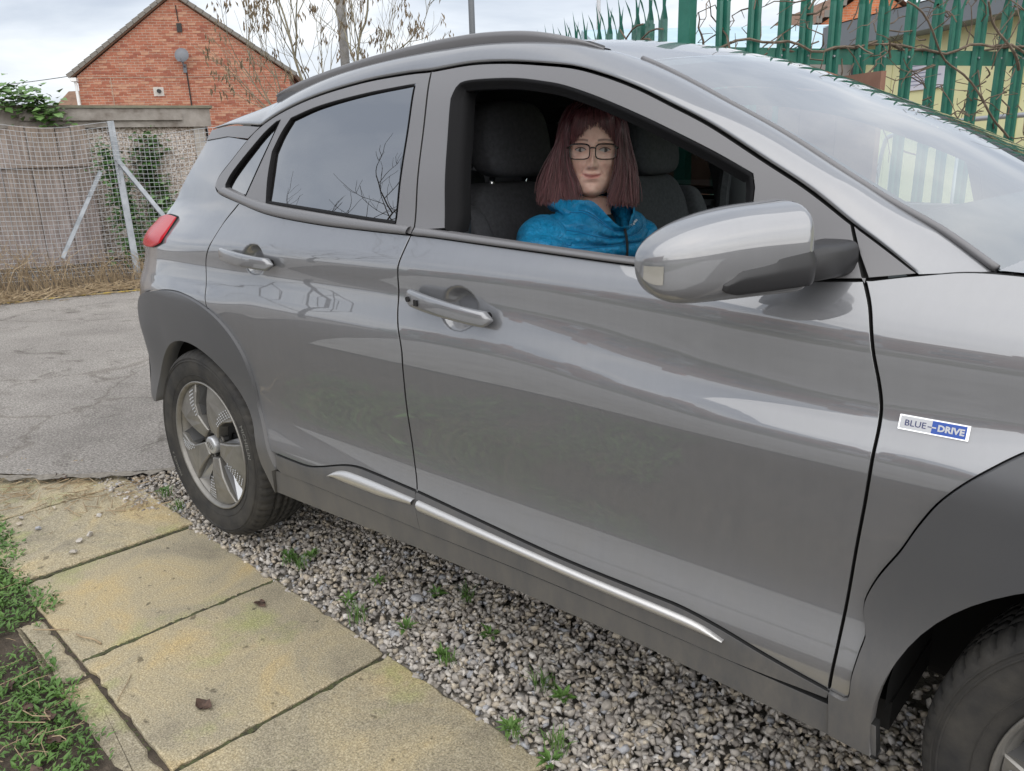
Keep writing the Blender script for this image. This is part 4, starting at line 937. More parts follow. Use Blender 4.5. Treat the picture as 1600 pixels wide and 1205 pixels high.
# ------------------------------------------------------------------ background
def dirv(px, py): return _f+(px-800)/FPX*_r-(py-602.5)/FPX*_u
BRICKM = []
def brick_mats():
    for i, (a, b_) in enumerate((((.29,.10,.062),(.38,.15,.095)), ((.34,.12,.075),(.43,.18,.115)), ((.26,.09,.06),(.34,.125,.085)), ((.40,.20,.13),(.52,.31,.21)))): BRICKM.append(noisy('red_brick_%d' % i, [(.3, a), (.7, b_)], 6, .9, 5, .3, 60, .01))
brick_mats()
MORTAR = noisy('mortar', [(.3, (.33, .27, .21)), (.7, (.48, .41, .33))], 12, .95, 4)
def brick_material(name, c1, c2, mort, bw=.225, bh=.075, axis='xz', coord='Object'):
    m = mat(name, c1, .9); t, b = nodes(m); c = t.nodes.new('ShaderNodeTexCoord'); s = t.nodes.new('ShaderNodeSeparateXYZ'); t.links.new(c.outputs[coord], s.inputs[0]); k = t.nodes.new('ShaderNodeCombineXYZ')
    t.links.new(s.outputs[0], k.inputs[0]); t.links.new(s.outputs[2], k.inputs[1])
    br = t.nodes.new('ShaderNodeTexBrick'); br.inputs['Scale'].default_value = 1.0; br.inputs['Brick Width'].default_value = bw; br.inputs['Row Height'].default_value = bh; br.inputs['Mortar Size'].default_value = .006
    br.inputs['Color1'].default_value = (*c1, 1); br.inputs['Color2'].default_value = (*c2, 1); br.inputs['Mortar'].default_value = (*mort, 1); t.links.new(k.outputs[0], br.inputs['Vector'])
    v = ramp(t, noise(t, 3.5, 6, .7), [(.3, (.75, .72, .7)), (.7, (1.2, 1.15, 1.1))]); n2 = ramp(t, noise(t, 5.2, 2, .5, vec=mapped(t, (4.4, 4.4, 13.3), coord)), [(.60, (1, 1, 1)), (.68, (1.25, 1.45, 1.55))])
    t.links.new(mixc(t, 1.0, mixc(t, 1.0, br.outputs['Color'], v, 'MULTIPLY'), n2, 'MULTIPLY'), b.inputs['Base Color']); bump(t, b, br.outputs['Fac'], -.4, .01); return m
BRICK = brick_material('red_brick_wall', (.33, .115, .070), (.42, .175, .11), (.42, .35, .29))
ROOFT = noisy('brown_roof_tile', [(.3, (.13, .075, .05)), (.7, (.24, .14, .09))], 4, .9, 5, .4, 30, .02)
UPVC = mat('white_upvc', (.78, .78, .77), .35)
FARGLASS = mat('window_pane', (.02, .025, .03), .1, Specular_IOR_Level=.5)
TIMB = noisy('grey_weathered_timber', [(.3, (.15, .125, .105)), (.5, (.26, .235, .21)), (.75, (.37, .34, .31))], 5, .9, 7, .4, 40, .01)
def brown_timber():
    m = mat('weathered_fence_board', (.2, .17, .14), .9); t, b = nodes(m)
    g_ = ramp(t, noise(t, 6, 8, .7, vec=mapped(t, (6, 6, .5))), [(.30, (.13, .11, .10)), (.5, (.27, .24, .225)), (.72, (.44, .41, .39))])
    w_ = ramp(t, noise(t, .9, 4, .6), [(.35, (.80, .72, .62)), (.65, (1.1, 1.05, 1.05))]); t.links.new(mixc(t, 1.0, g_, w_, 'MULTIPLY'), b.inputs['Base Color']); bump(t, b, g_, .4, .01); return m
BOARD = brown_timber()
GALV = noisy('galvanised_steel', [(.3, (.20, .22, .24)), (.7, (.34, .36, .385))], 9, .55, 6, metal=.2)
def frame2(o, ux):
    """matrix with local x along ux (horizontal), z up, y pointing away"""
    ux = np.array([ux[0], ux[1], 0.0]); ux /= np.linalg.norm(ux); uy = np.array([-ux[1], ux[0], 0])
    return Matrix(((ux[0], uy[0], 0, o[0]), (ux[1], uy[1], 0, o[1]), (0, 0, 1, o[2]), (0, 0, 0, 1)))

# ---- brick house with its gable to the camera
GA = np.array([-24.264, 8.462]); GB = GA+np.array([.62, .785])*6.2; gw = np.linalg.norm(GB-GA)
house = empty('brick_house', (GA[0], GA[1], -.5), 'red brick house with its gable wall and a satellite dish facing the car park', 'house'); house.matrix_world = frame2((GA[0], GA[1], -.5), GB-GA)
EAV, APX = 4.34, 6.55; DEP = 9.0; ax = 3.02
mb = MB(); mb.add([(0, 0, 0), (gw, 0, 0), (gw, 0, EAV), (ax, 0, APX), (0, 0, EAV), (0, DEP, 0), (gw, DEP, 0), (gw, DEP, EAV), (ax, DEP, APX), (0, DEP, EAV)], [(0, 1, 2, 3, 4), (9, 8, 7, 6, 5), (0, 4, 9, 5), (1, 6, 7, 2)]); wall = mb.obj('gable_wall', BRICK, house)
# the courses of the gable: individual proud bricks in view, lighter and darker than their neighbours
BR_ME = [mesh('brick', [(x, y, z) for x in (0, .215) for y in (-.008, .02) for z in (0, .065)], [(0, 1, 3, 2), (4, 6, 7, 5), (0, 4, 5, 1), (2, 3, 7, 6), (0, 2, 6, 4), (1, 5, 7, 3)], m_) for m_ in BRICKM]
rb = random.Random(5); cells = []
for r_ in range(int((APX-2.9)/.075)):
    z = 2.9+r_*.075
    for c_ in range(int(gw/.225)):
        x = c_*.225+(.1125 if r_ % 2 else 0)
        lim = (z+.07-EAV)/(APX-EAV)
        if z+.07 > EAV and (x < ax*lim+.08 or x+.215 > gw-(gw-ax)*lim-.08): continue
        if x+.215 < gw: cells.append((x, z))
rb.shuffle(cells)
for x, z in cells[:290]:
    k = rb.choices((0, 1, 2, 3), (1, 2, 2, 4))[0]; o = link('brick', BR_ME[k], wall); o.location = (x, 0, z); o.scale = (1, .5+.8*rb.random(), 1)
VERGE = mat('cement_verge', (.20, .185, .165), .9)
for sgn, x0, x1 in ((0, -.18, ax), (1, gw+.18, ax)):
    z0 = EAV-.09; mb = MB(); d = np.array([x1-x0, APX-z0]); d /= np.linalg.norm(d); nn = np.array([-d[1], d[0]]) if sgn == 0 else np.array([d[1], -d[0]])
    A = np.array([x0, z0]); B = np.array([x1, APX+.02]); q = [A, B, B+nn*.11, A+nn*.11]
    mb.add([(p[0], -.10, p[1]) for p in q]+[(p[0], DEP+.1, p[1]) for p in q], [(0, 1, 2, 3) if sgn == 0 else (3, 2, 1, 0), (0, 4, 5, 1), (3, 2, 6, 7), (0, 3, 7, 4), (4, 7, 6, 5)]); rf = mb.obj('roof', ROOFT, house)
    n_t = 17
    for i in range(n_t):
        p = A+(B-A)*(i/n_t); p2 = A+(B-A)*((i+.94)/n_t); mb = MB(); q = [p+nn*.03, p2+nn*.03, p2+nn*.135, p+nn*.15]
        mb.add([(a[0], -.15, a[1]) for a in q]+[(a[0], .05, a[1]) for a in q], [(0, 1, 2, 3), (3, 2, 6, 7), (0, 3, 7, 4), (1, 5, 6, 2), (0, 4, 5, 1)]); mb.obj('verge_tile', VERGE, rf)
def hpt(px, py):
    """point of the gable plane seen in that direction, in the house's own frame"""
    d = dirv(px, py); n = np.array([-(GB-GA)[1], (GB-GA)[0]])/gw; t = np.dot(np.array([GA[0], GA[1]])-CAM_POS[:2], n)/np.dot(d[:2], n); P = CAM_POS+d*t
    return np.dot(P[:2]-GA, (GB-GA)/gw), P[2]+.5
dx_, dz_ = 3.13, 4.90
dish = link('satellite_dish', None, house); dish.location = (dx_, -.32, dz_)
DISHM = mat('dish_grey', (.16, .17, .19), .5)
rows = [[(rr*.205*cos(t), .08*rr*rr-.03, rr*.225*sin(t)) for t in np.linspace(0, 2*pi, 28, endpoint=False)] for rr in np.linspace(.03, 1, 7)]
v, f = grid_geo(np.array(rows), wrap_v=True); v = np.array(v); a = radians(-22); v = np.stack([v[:, 0], v[:, 1]*cos(a)-v[:, 2]*sin(a), v[:, 1]*sin(a)+v[:, 2]*cos(a)], 1); link('dish_bowl', mesh('dish_bowl', v, f, DISHM, True), dish)
mb = MB(); mb.tube([(0, .02, -.25), (0, -.38, -.20)], .012); mb.box((-.04, -.44, -.25), (.04, -.34, -.16)); mb.tube([(0, .05, 0), (0, .12, -.30), (0, .32, -.35)], .025); mb.box((-.05, .26, -.50), (.05, .32, -.25)); mb.obj('dish_arm', DISHM, dish)
BLK = mat('black_cable', (.02, .02, .02), .6)
MB().tube([(dx_+.03, -.02, dz_-.3), (dx_+.05, -.02, dz_-1.2), (dx_+.07, -.02, dz_-2.4)], .020, 5).obj('dish_cable', BLK, house)
MB().tube([(dx_-.04, -.02, APX-.25), (dx_-.02, -.02, dz_+.95)], .015, 5).box((dx_-.08, -.06, dz_+.66), (dx_+.06, 0, dz_+.90)).obj('aerial_bracket', BLK, house)
mb = MB(); mb.box((2.12, -.015, 3.74), (2.42, .0, 4.0), 0); mb.tube([(2.29, -.10, 3.88), (2.29, .0, 3.88)], .06, 14, 1); mb.obj('flue_vent', [noisy('patch_mortar', [(.3, (.5, .46, .42)), (.7, (.62, .58, .54))], 8), BLK], house)
MB().tube([(-.05, -.06, EAV-.12), (-.05, -.06, .3)], .045, 8).box((-.16, -.2, EAV-.16), (.02, DEP, EAV-.06)).obj('downpipe', UPVC, house)
MB().box((.15, -.012, 4.28), (gw-.1, 0, 4.294)).box((.93, -.012, 3.0), (.945, 0, 4.28)).obj('mortar_line', MORTAR, house)
# far tiled roof left of the gable
h2 = empty('tiled_house', (-36, 12.3, 0), 'low brown tiled roof just visible left of the brick gable', 'house'); h2.matrix_world = frame2((-37.5, 11.6, -.4), (5, 4))
mb = MB(); mb.add([(0, 0, 3.3), (7, 0, 3.3), (7, 3, 5.0), (0, 3, 5.0), (0, 6, 3.3), (7, 6, 3.3)], [(0, 1, 2, 3), (3, 2, 5, 4), (0, 3, 4), (1, 5, 2)]); mb.obj('roof', ROOFT, h2); MB().box((.2, .3, 0), (6.8, 5.7, 3.29)).obj('wall', BRICK, h2)

# ---- garage with flat roof: timber panel left, pebble-dash panel right
gA = np.array([-9.75, 1.55]); gB = np.array([-8.82, 4.02]); GL = np.linalg.norm(gB-gA)
garage = empty('garage', (gA[0], gA[1], 0), 'flat roofed concrete garage with pebble-dash panels and a timber fascia', 'garage'); garage.matrix_world = frame2((gA[0], gA[1], -.03), gB-gA)
PEB = mat('pebble_dash', (.4, .35, .3), .9); t_, b_ = nodes(PEB)
vo = t_.nodes.new('ShaderNodeTexVoronoi'); vo.inputs['Scale'].default_value = 62; c_ = t_.nodes.new('ShaderNodeTexCoord'); t_.links.new(c_.outputs['Object'], vo.inputs['Vector'])
sv = t_.nodes.new('ShaderNodeSeparateColor'); t_.links.new(vo.outputs['Color'], sv.inputs[0])
t_.links.new(ramp(t_, sv.outputs[0], [(.0, (.15, .115, .09)), (.35, (.33, .27, .22)), (.7, (.50, .44, .39)), (1, (.66, .61, .57))]), b_.inputs['Base Color']); bump(t_, b_, vo.outputs['Distance'], -.6, .012)
mb = MB(); mb.box((-4, 0, 0), (GL, 5, 2.02)); mb.obj('wall', PEB, garage)
CONC = noisy('concrete_post', [(.3, (.30, .27, .24)), (.7, (.44, .41, .37))], 8, .9, 5)
for x in (GL-.16, .86, -.4, -1.7): MB().box((x, -.03, 0), (x+.14, .06, 2.0)).obj('concrete_post', CONC, garage)
MB().box((-4.1, -.10, 2.03), (GL+.12, 5.1, 2.065)).obj('roof', noisy('mossy_roof_felt', [(.3, (.11, .11, .08)), (.7, (.24, .23, .17))], 4, .95), garage)
MB().box((-.15, -.075, 1.78), (GL+.08, -.035, 2.028)).obj('fascia_board', TIMB, garage); MB().box((.35, -.115, 1.87), (GL-.30, -.078, 1.97)).obj('fascia_batten', TIMB, garage)
MB().box((-4, -.075, 1.86), (-.17, -.035, 2.028)).obj('fascia_board', TIMB, garage); MB().box((-2.2, -.12, 1.98), (-.22, -.078, 2.07)).obj('fascia_batten', TIMB, garage)
MB().box((GL+.015, .1, 1.05), (GL+.05, 4.6, 1.96)).obj('side_gap_shade', mat('dark_opening', (.02, .018, .016), .9), garage)  # near-black box, painted shade for the dark gap beside the garage
for i in range(9): MB().box((GL+.052, .12+i*.25, 1.0), (GL+.07, .30+i*.25, 1.66)).obj('side_slat', TIMB, garage)
# timber screen in front of the garage's left half
tA = np.array([-9.85, .35]); tB = np.array([-9.00, 2.42]); TL = np.linalg.norm(tB-tA)
scr = empty('board_fence', (tA[0], tA[1], 0), 'weathered grey-brown board fence behind the wire mesh', 'fence'); scr.matrix_world = frame2((tA[0], tA[1], -.03), tB-tA)
nb_ = 13
for i in range(-6, nb_):
    w_ = TL/nb_; hgt = 1.80-.012*((i*5) % 4); tilt = .004*((i*7) % 5-2)
    mb = MB(); mb.add([(i*w_+.004, 0, 0), ((i+1)*w_-.002, 0, 0), ((i+1)*w_-.002+tilt, .006*(i % 2), hgt), (i*w_+.004+tilt, .006*(i % 2), hgt), (i*w_+.004, .02, 0), ((i+1)*w_-.002, .02, 0), ((i+1)*w_-.002+tilt, .026, hgt), (i*w_+.004+tilt, .026, hgt)], [(0, 1, 2, 3), (5, 4, 7, 6), (0, 4, 5, 1), (3, 2, 6, 7), (0, 3, 7, 4), (1, 5, 6, 2)]); mb.obj('board', BOARD, scr)
MB().box((-1.3, -.03, 1.28), (TL, -.002, 1.36)).obj('rail', BOARD, scr)
# ---- wire mesh fence with leaning post and two struts
fence_w = empty('mesh_fence', (-6.85, 1.86, 0), 'galvanised wire mesh fence with a leaning angle-iron post and two struts', 'fence')
PB = np.array([-6.90, 1.88, -.03]); PT = np.array([-7.42, 2.06, 1.745])
def angle_iron(name, a, b, wd, parent):
    a = np.asarray(a, float); b = np.asarray(b, float); d = b-a; d /= np.linalg.norm(d); s = np.array([.55, .83, 0]); s -= d*np.dot(s, d); s /= np.linalg.norm(s); n = np.cross(d, s); mb = MB()
    for u1, u2 in ((s, n), (n, s)):
        q = [a, a+u1*wd, a+u1*wd+u2*.006, a+u2*.006]; q2 = [p+(b-a) for p in q]; mb.add(q+q2, [(0, 1, 2, 3), (7, 6, 5, 4), (0, 4, 5, 1), (1, 5, 6, 2), (2, 6, 7, 3), (3, 7, 4, 0)])
    o = mb.obj(name, GALV, parent); o.parent = parent; o.matrix_parent_inverse = parent.matrix_world.inverted() if False else Matrix.Translation(-Vector(parent.location)); return o
angle_iron('post', PB, PT, .075, fence_w)
angle_iron('strut', (-7.25, 1.24, .28), (-7.36, 1.85, 1.20), .05, fence_w)
angle_iron('strut', (-6.55, 2.22, .55), (-7.28, 2.02, 1.32), .05, fence_w)
WIREM = mat('galvanised_wire', (.50, .52, .54), .5, .2)
def wire_mesh(A, B, z0, z1, n, m_, name):
    A = np.asarray(A, float); B = np.asarray(B, float); mb = MB(); L = np.linalg.norm(B-A); nx = int(L/.05); nz = int((z1-z0)/.05); nrm = np.array([-(B-A)[1], (B-A)[0], 0])/L
    def pt(i, j):
        x = A+(B-A)*i/nx; w_ = .035*sin(i*.33+j*.11)+.02*sin(j*.4+i*.07); sag = .035*sin(i*.21)*(j/nz); q = np.array([x[0], x[1], z0+(z1-z0)*j/nz-sag])+nrm*w_; return q
    for i in range(nx+1): mb.tube([pt(i, j) for j in range(0, nz+1, 2)], .0027, 3, 0, False)
    for j in range(nz+1): mb.tube([pt(i, j) for i in range(0, nx+1, 2)], .0027, 3, 0, False)
    o = mb.obj(name, WIREM, fence_w); o.matrix_parent_inverse = Matrix.Translation(-Vector(fence_w.location)); o['kind'] = 'stuff'
wire_mesh((-8.05, -.35), (-7.22, 2.02), .02, 1.70, 0, GALV, 'wire_mesh'); wire_mesh((-7.22, 2.02), (-6.55, 3.35), .02, 1.62, 0, GALV, 'wire_mesh')
# ---- ivy
IVY = noisy('ivy_leaf', [(.3, (.025, .065, .014)), (.6, (.055, .125, .026)), (.8, (.11, .20, .05))], 7, .45, 3)
IVYL = noisy('light_ivy_leaf', [(.3, (.06, .13, .03)), (.7, (.15, .26, .08))], 7, .45, 3)
def ivy(label, spine, width, n, size, m, name='ivy'):
    mb = MB(); S = cr(spine, .03)
    mb2 = MB(); mb2.tube(S, .008, 5)
    for _ in range(n):
        c = S[RNG.integers(0, len(S))]; k = np.array([RNG.normal()*width*.5, RNG.normal()*width*.5, RNG.normal()*width*.45]); a = RNG.random()*2*pi; el = -.6+1.2*RNG.random()
        P, F = leaf(c+k, (cos(a)*cos(el), sin(a)*cos(el), sin(el)), np.array([.3, -.3, 1.0]), size*(.6+.7*RNG.random()), size*(.7+.5*RNG.random()), .1); mb.add(P, F)
    r_ = empty(name, tuple(S[0]), label, 'ivy'); T_ = Matrix.Translation(-Vector(S[0]))
    for q, nm, mm in ((mb, 'leaves', m), (mb2, 'stem', TWIG)):
        o = q.obj(nm, mm, r_); o.matrix_parent_inverse = T_
ivy('ivy climbing the pebble-dash garage panel in a tall column', [(-8.95, 3.25, 1.60), (-9.05, 3.20, 1.2), (-8.95, 3.28, .85), (-8.75, 3.20, .5), (-8.6, 3.05, .1)], .20, 900, .085, IVY)
ivy('ivy growing along the edge of the board fence behind the leaning post', [(-8.70, 2.50, 1.45), (-8.45, 2.50, 1.0), (-8.25, 2.48, .6), (-8.0, 2.42, .1)], .17, 800, .08, IVY)
ivy('pale green leafy climber spilling over the garage roof edge', [(-9.62, 1.62, 2.06), (-9.52, 1.85, 2.14), (-9.38, 2.10, 2.04), (-9.36, 2.10, 1.84)], .22, 380, .10, IVYL)
ivy('low brambles with green leaves between the post and the car tail', [(-6.9, 2.3, .15), (-6.6, 2.55, .35), (-6.4, 2.8, .2), (-6.9, 2.9, .5), (-7.0, 2.6, .8)], .26, 520, .07, IVYL, 'bramble')
# dead stems along the fence foot
mb = MB()
for _ in range(900):
    t = RNG.random(); x = -7.35+.75*t+.30*RNG.normal()*.6; y = -.9+3.3*t+.1*RNG.normal(); h = (.10+.42*RNG.random()**1.6)*(1.15 if t < .6 else .7); a = RNG.random()*2*pi; ln = (.2+.9*RNG.random())*h
    mb.tube([(x, y, -.03), (x+.35*ln*cos(a), y+.35*ln*sin(a), h*.6), (x+ln*cos(a), y+ln*sin(a), h*(.75+.35*RNG.random()))], [.0036, .0028, .0016], 3, 0, False)
for _ in range(700):
    t = RNG.random(); x = -6.75+.55*t+.16*RNG.normal(); y = -.9+3.2*t; a = RNG.random()*2*pi; ln = .1+.28*RNG.random()
    mb.tube([(x, y, -.02), (x+ln*cos(a), y+ln*sin(a), .01+.05*RNG.random())], [.004, .003], 3, 0, False)
mb.obj('dead_stems', DRY, None, False, kind='stuff', label='tangle of dry brown stems along the foot of the mesh fence', cat='dry plants')
sheet('verge', [(-6.55, .1), (-6.40, 1.0), (-6.05, 1.9), (-5.7, 3.2), (-9.3, 4.2), (-10.2, -.6), (-8.0, -2.2)], -.022, SOIL)
YEL = noisy('worn_yellow_line', [(.40, (.22, .20, .17)), (.56, (.50, .36, .07))], 9, .9, 5)
sheet('yellow_line', [(-6.50, .35), (-6.33, 1.0), (-6.0, 1.85), (-5.93, 1.83), (-6.25, .98), (-6.42, .33)], -.024, YEL)

# ---- bare trees
def branch(mb, p, d, L, r, lev, tips, spread=.55, up=.15, mind=.35):
    n = 5; P = [np.array(p)]; dd = np.array(d, float)
    for i in range(n):
        dd = dd+RNG.normal(size=3)*.10+np.array([0, 0, up*.25]); dd /= np.linalg.norm(dd); P.append(P[-1]+dd*L/n)
    mb.tube(P, np.linspace(r, r*.62, n+1), 6 if lev > 1 else 4, 0, False)
    if lev == 0: tips.append(P[-1]); tips.append(P[3]); return
    for k in range(3 if lev > 1 else 4):
        i = RNG.integers(2, n+1) if k else n; a = RNG.normal(size=3); a -= dd*np.dot(a, dd); a /= np.linalg.norm(a); nd = dd*(1-.35*spread)+a*spread*(.6+.7*RNG.random()) if k else dd+a*.2
        nd /= np.linalg.norm(nd); branch(mb, P[i], nd, L*(.62+.22*RNG.random()), r*(.55 if k else .62), lev-1, tips, spread, up)
def tree(name, base, h, r, label, lev=4, mat_=None, stems=1, keys=0, spread=.55, first=.35):
    T = empty(name, base, label, 'tree'); mb = MB(); tips = []; b = np.zeros(3)
    for k in range(stems):
        a = 2*pi*k/stems+.4; d = np.array([.22*cos(a)*(stems > 1), .22*sin(a)*(stems > 1), 1.0]); P = [b, b+d*h*first*.5, b+d*h*first]
        mb.tube(P, [r, r*.86, r*.75], 8, 0, False); branch(mb, P[-1], d/np.linalg.norm(d), h*.30, r*.70, lev-1, tips, spread, .3)
        for q in range(3):
            aa = 2*pi*RNG.random(); branch(mb, b+d*h*first*(.55+.2*q), np.array([.75*cos(aa), .75*sin(aa), .65]), h*.24, r*.42, lev-2, tips, spread, .3)
    o = mb.obj('trunk', mat_ or TWIG, T, True)
    if keys:
        mk = MB(); tp = [tips[i] for i in RNG.permutation(len(tips))[:keys]]
        for c in tp:
            for _ in range(5):
                q = c+RNG.normal(size=3)*.05; q[2] -= .07*RNG.random(); dirn = np.array([.25*RNG.normal(), .25*RNG.normal(), -1]); PP, FF = leaf(q, dirn, np.array([1.0, .2, 0]), .11+.08*RNG.random(), .05, .05); mk.add(PP, FF)
        mk.obj('crown', noisy('dead_seed_keys', [(.3, (.13, .095, .06)), (.7, (.26, .20, .13))], 5, .9, 3), T)
    return T
BARK = noisy('green_grey_bark', [(.3, (.15, .135, .095)), (.7, (.30, .275, .20))], 8, .9, 6)
tree('ash_tree', (-13.5, 9.9, -.4), 6.6, .062, 'slender bare tree with hanging brown seed clusters in front of the gable', 5, BARK, 2, 240, .6, .36)
# ---- poles and wires
POLE = noisy('grey_timber_pole', [(.3, (.16, .155, .15)), (.7, (.28, .27, .26))], 5, .85, 5)
MB().tube([(-15.05, 11.42, -.5), (-15.05, 11.42, 9)], [.13, .10], 10).obj('telegraph_pole', POLE, None, True, label='grey telegraph pole rising behind the car roof to the left', cat='pole')
MB().tube([(-16.0, 17.1, -.5), (-16.0, 17.1, 10)], .095, 10).obj('lamp_column', mat('dark_grey_steel', (.12, .13, .14), .5), None, True, label='dark grey lamp column straight above the middle of the car roof', cat='pole')
MB().tube([(-12.6, 19.0, -.5), (-12.6, 19.0, 12)], .06, 10).obj('flag_pole', mat('pale_grey_steel', (.55, .56, .58), .5), None, True, label='slim pale pole standing behind the green fence tips', cat='pole')
def wire(a, b, r, label, sag=.3):
    P = [np.array(a)*(1-t)+np.array(b)*t-np.array([0, 0, sag*4*t*(1-t)]) for t in np.linspace(0, 1, 16)]
    MB().tube(P, r, 4, 0, False).obj('overhead_wire', BLK, None, label=label, cat='wire', group='overhead wires')
wire((-40, 6, 8.0), (-15.05, 11.42, 7.9), .012, 'upper overhead wire crossing the sky left of the gable', .5)
wire((-40, 5.4, 7.6), (-15.05, 11.42, 7.6), .012, 'lower overhead wire of the pair above the gable', .5)
wire((-45, 8, 4.9), (-27.5, 9.8, 4.2), .012, 'overhead wire running down to the eaves of the gable house', .2)
wire((-15.05, 11.42, 6.4), (-16, 17.1, 9), .010, 'thin wire between the telegraph pole and the lamp column', .1)
wire((-16, 17.1, 8.4), (6, 40, 5), .014, 'overhead wire sloping down to the right behind the flag pole', .4)

# ---- green palisade fence around the yellow building
GREEN = mat('green_powder_coat', (.012, .135, .098), .38, Coat_Weight=.3, Coat_Roughness=.2)
t_, b_ = nodes(GREEN); t_.links.new(ramp(t_, noise(t_, 7, 7, .65), [(.3, (.008, .10, .074)), (.55, (.013, .14, .10)), (.8, (.035, .19, .145))]), b_.inputs['Base Color'])
def pale_mesh(dz):
    """W-section pale with a splayed three-point top"""
    hw = .037; sec = [(-hw, .0), (-.027, -.014), (-.012, -.014), (0, .004), (.012, -.014), (.027, -.014), (hw, .0)]
    V = []; F = []; zs = [.05, 1.0, 1.70, 1.80+dz]
    for z in zs: V += [(x, y, z) for x, y in sec]
    n = len(sec)
    for i in range(len(zs)-1):
        for j in range(n-1): F.append((i*n+j, i*n+j+1, (i+1)*n+j+1, (i+1)*n+j))
    b = (len(zs)-1)*n
    # left and right prongs splay out and curl forward, the middle one stands up
    t0 = len(V); V += [(-.056, -.045, 1.935+dz), (-.034, -.026, 1.885+dz), (.060, -.050, 1.975+dz), (.034, -.028, 1.895+dz), (-.006, .008, 1.90+dz), (.006, .008, 1.90+dz), (0, .014, 1.935+dz)]
    F += [(b, b+1, t0+1, t0), (b+1, b+2, t0+1), (b+5, b+6, t0+2, t0+3), (b+4, b+5, t0+3), (b+2, b+3, t0+4), (b+3, b+4, t0+5), (b+3, t0+5, t0+4), (t0+4, t0+5, t0+6)]
    return mesh('pale', V, F, GREEN)
PALES = [pale_mesh(.11), pale_mesh(.05)]
def palisade(o, heading, n0, n1, label, posts, pm):
    h = radians(heading); d = np.array([sin(h), cos(h)]); nrm = np.array([cos(h), -sin(h)])     # nrm faces the car park
    r_ = empty('palisade_fence', (o[0], o[1], 0), label, 'fence', 'green palisade fence')
    if nrm[1] > 0: nrm = -nrm
    rz = math.atan2(-nrm[0], nrm[1])+pi
    for k in range(n0, n1):
        p_ = link('pale', pm, r_); p_.location = (d[0]*k*.152, d[1]*k*.152, 0); p_.rotation_euler = (0, radians(.5*((k*7) % 3-1)), rz); p_.scale = (1, 1, 1+.004*((k*5) % 3))
    L0, L1 = (n0-.6)*.152, (n1-.4)*.152
    for z in (1.645, .45):
        mb = MB(); back = -nrm; q = []
        for l in (L0, L1):
            c = np.array([d[0]*l, d[1]*l]); q += [(*(c+back*.004), z), (*(c+back*.004), z+.072), (*(c+back*.052), z+.072), (*(c+back*.052), z+.064), (*(c+back*.012), z+.064), (*(c+back*.012), z)]
        mb.add(q, [(i, (i+1) % 6, 6+(i+1) % 6, 6+i) for i in range(6)]); mb.obj('rail', GREEN, r_)
    for l in posts:
        c = np.array([d[0]*l, d[1]*l])-nrm*.07; mb = MB(); mb.box((c[0]-.05, c[1]-.03, 0), (c[0]+.05, c[1]+.03, 1.88)); mb.obj('fence_post', GREEN, r_)
    mb = MB()
    for k in range(n0, n1):
        for z in (1.682, .486):
            c = np.array([d[0]*k*.152, d[1]*k*.152])+nrm*.004; mb.tube([(c[0], c[1], z), (c[0]+nrm[0]*.012, c[1]+nrm[1]*.012, z)], [.007, .005], 6)
    mb.obj('bolts', GALV, r_)['kind'] = 'stuff'
palisade((.606, 1.557), 30, 0, 26, 'green steel palisade fence running away in front of the yellow building', [2.9], PALES[0])
palisade((.369, 1.418), -60, 0, 22, 'green steel palisade fence running off behind the car roof to the left', [.36, 2.9], PALES[1])
MB().box((.455, 1.385, 0), (.515, 1.445, 2.25)).obj('corner_post', GREEN, None, label='tall square green corner post of the palisade fence', cat='post')
# ---- bare climber tangled through the fence
mb = MB(); hd = np.array([sin(radians(30)), cos(radians(30))]); hn = np.array([cos(radians(30)), -sin(radians(30))])
def fp(l, z, o=0.03): c = np.array([.606, 1.557])+hd*l+hn*o; return np.array([c[0], c[1], z])
mb.tube([fp(l, 1.725+.02*sin(l*9)+.012*sin(l*23), .02+.02*sin(l*5)) for l in np.linspace(-.1, 2.6, 40)], np.linspace(.006, .008, 40), 5)
mb.tube([fp(l, 1.72+.02*cos(l*7), -.01+.03*sin(l*8)) for l in np.linspace(.3, 3.4, 40)], .006, 5)
mb.tube([fp(.98+.5*t, 1.93-.42*t+.02*sin(9*t), .05+.02*sin(7*t)) for t in np.linspace(0, 1.6, 20)], np.linspace(.005, .007, 20), 5)
mb.tube([fp(1.75-.28*t, 1.62+.32*t, .06+.02*sin(7*t)) for t in np.linspace(0, 1, 12)], np.linspace(.009, .005, 12), 5)
for _ in range(230):
    l = -.15+3.2*RNG.random(); z = 1.15+.85*RNG.random()**.8; p_ = fp(l, z, -.03+.14*RNG.random()); a = RNG.normal(size=3)*np.array([.8, .8, 1]); a /= np.linalg.norm(a); L = .10+.32*RNG.random(); P = [p_]
    for i in range(5):
        a = a+RNG.normal(size=3)*.35; a /= np.linalg.norm(a); q = P[-1]+a*L/5; rel = np.dot(q[:2]-np.array([.606, 1.557]), hn)
        if rel > .16 or rel < -.1: q = q-np.array([hn[0], hn[1], 0])*(rel-.04)*.6
        P.append(q)
    mb.tube(P, np.linspace(.0038, .0016, 6)*(1+.5*(RNG.random() > .8)), 4, 0, False)
    for q in P[1:-1]:
        if RNG.random() < .45: mb.tube([q, q+RNG.normal(size=3)*.028], [.0022, .0012], 3, 0, False)
hd2 = np.array([sin(radians(-60)), cos(radians(-60))])
for l0, z0_, l1, z1_ in ((-.05, 1.80, .55, 1.70), (.0, 1.72, .40, 1.84), (.15, 1.85, .65, 1.68)):
    P = []
    for t in np.linspace(0, 1, 10):
        l = l0+(l1-l0)*t; c = np.array([.369, 1.418])+hd2*l-np.array([.5, .866])*.04; P.append((c[0], c[1], z0_+(z1_-z0_)*t+.03*sin(7*t)))
    mb.tube(P, .0045, 5)
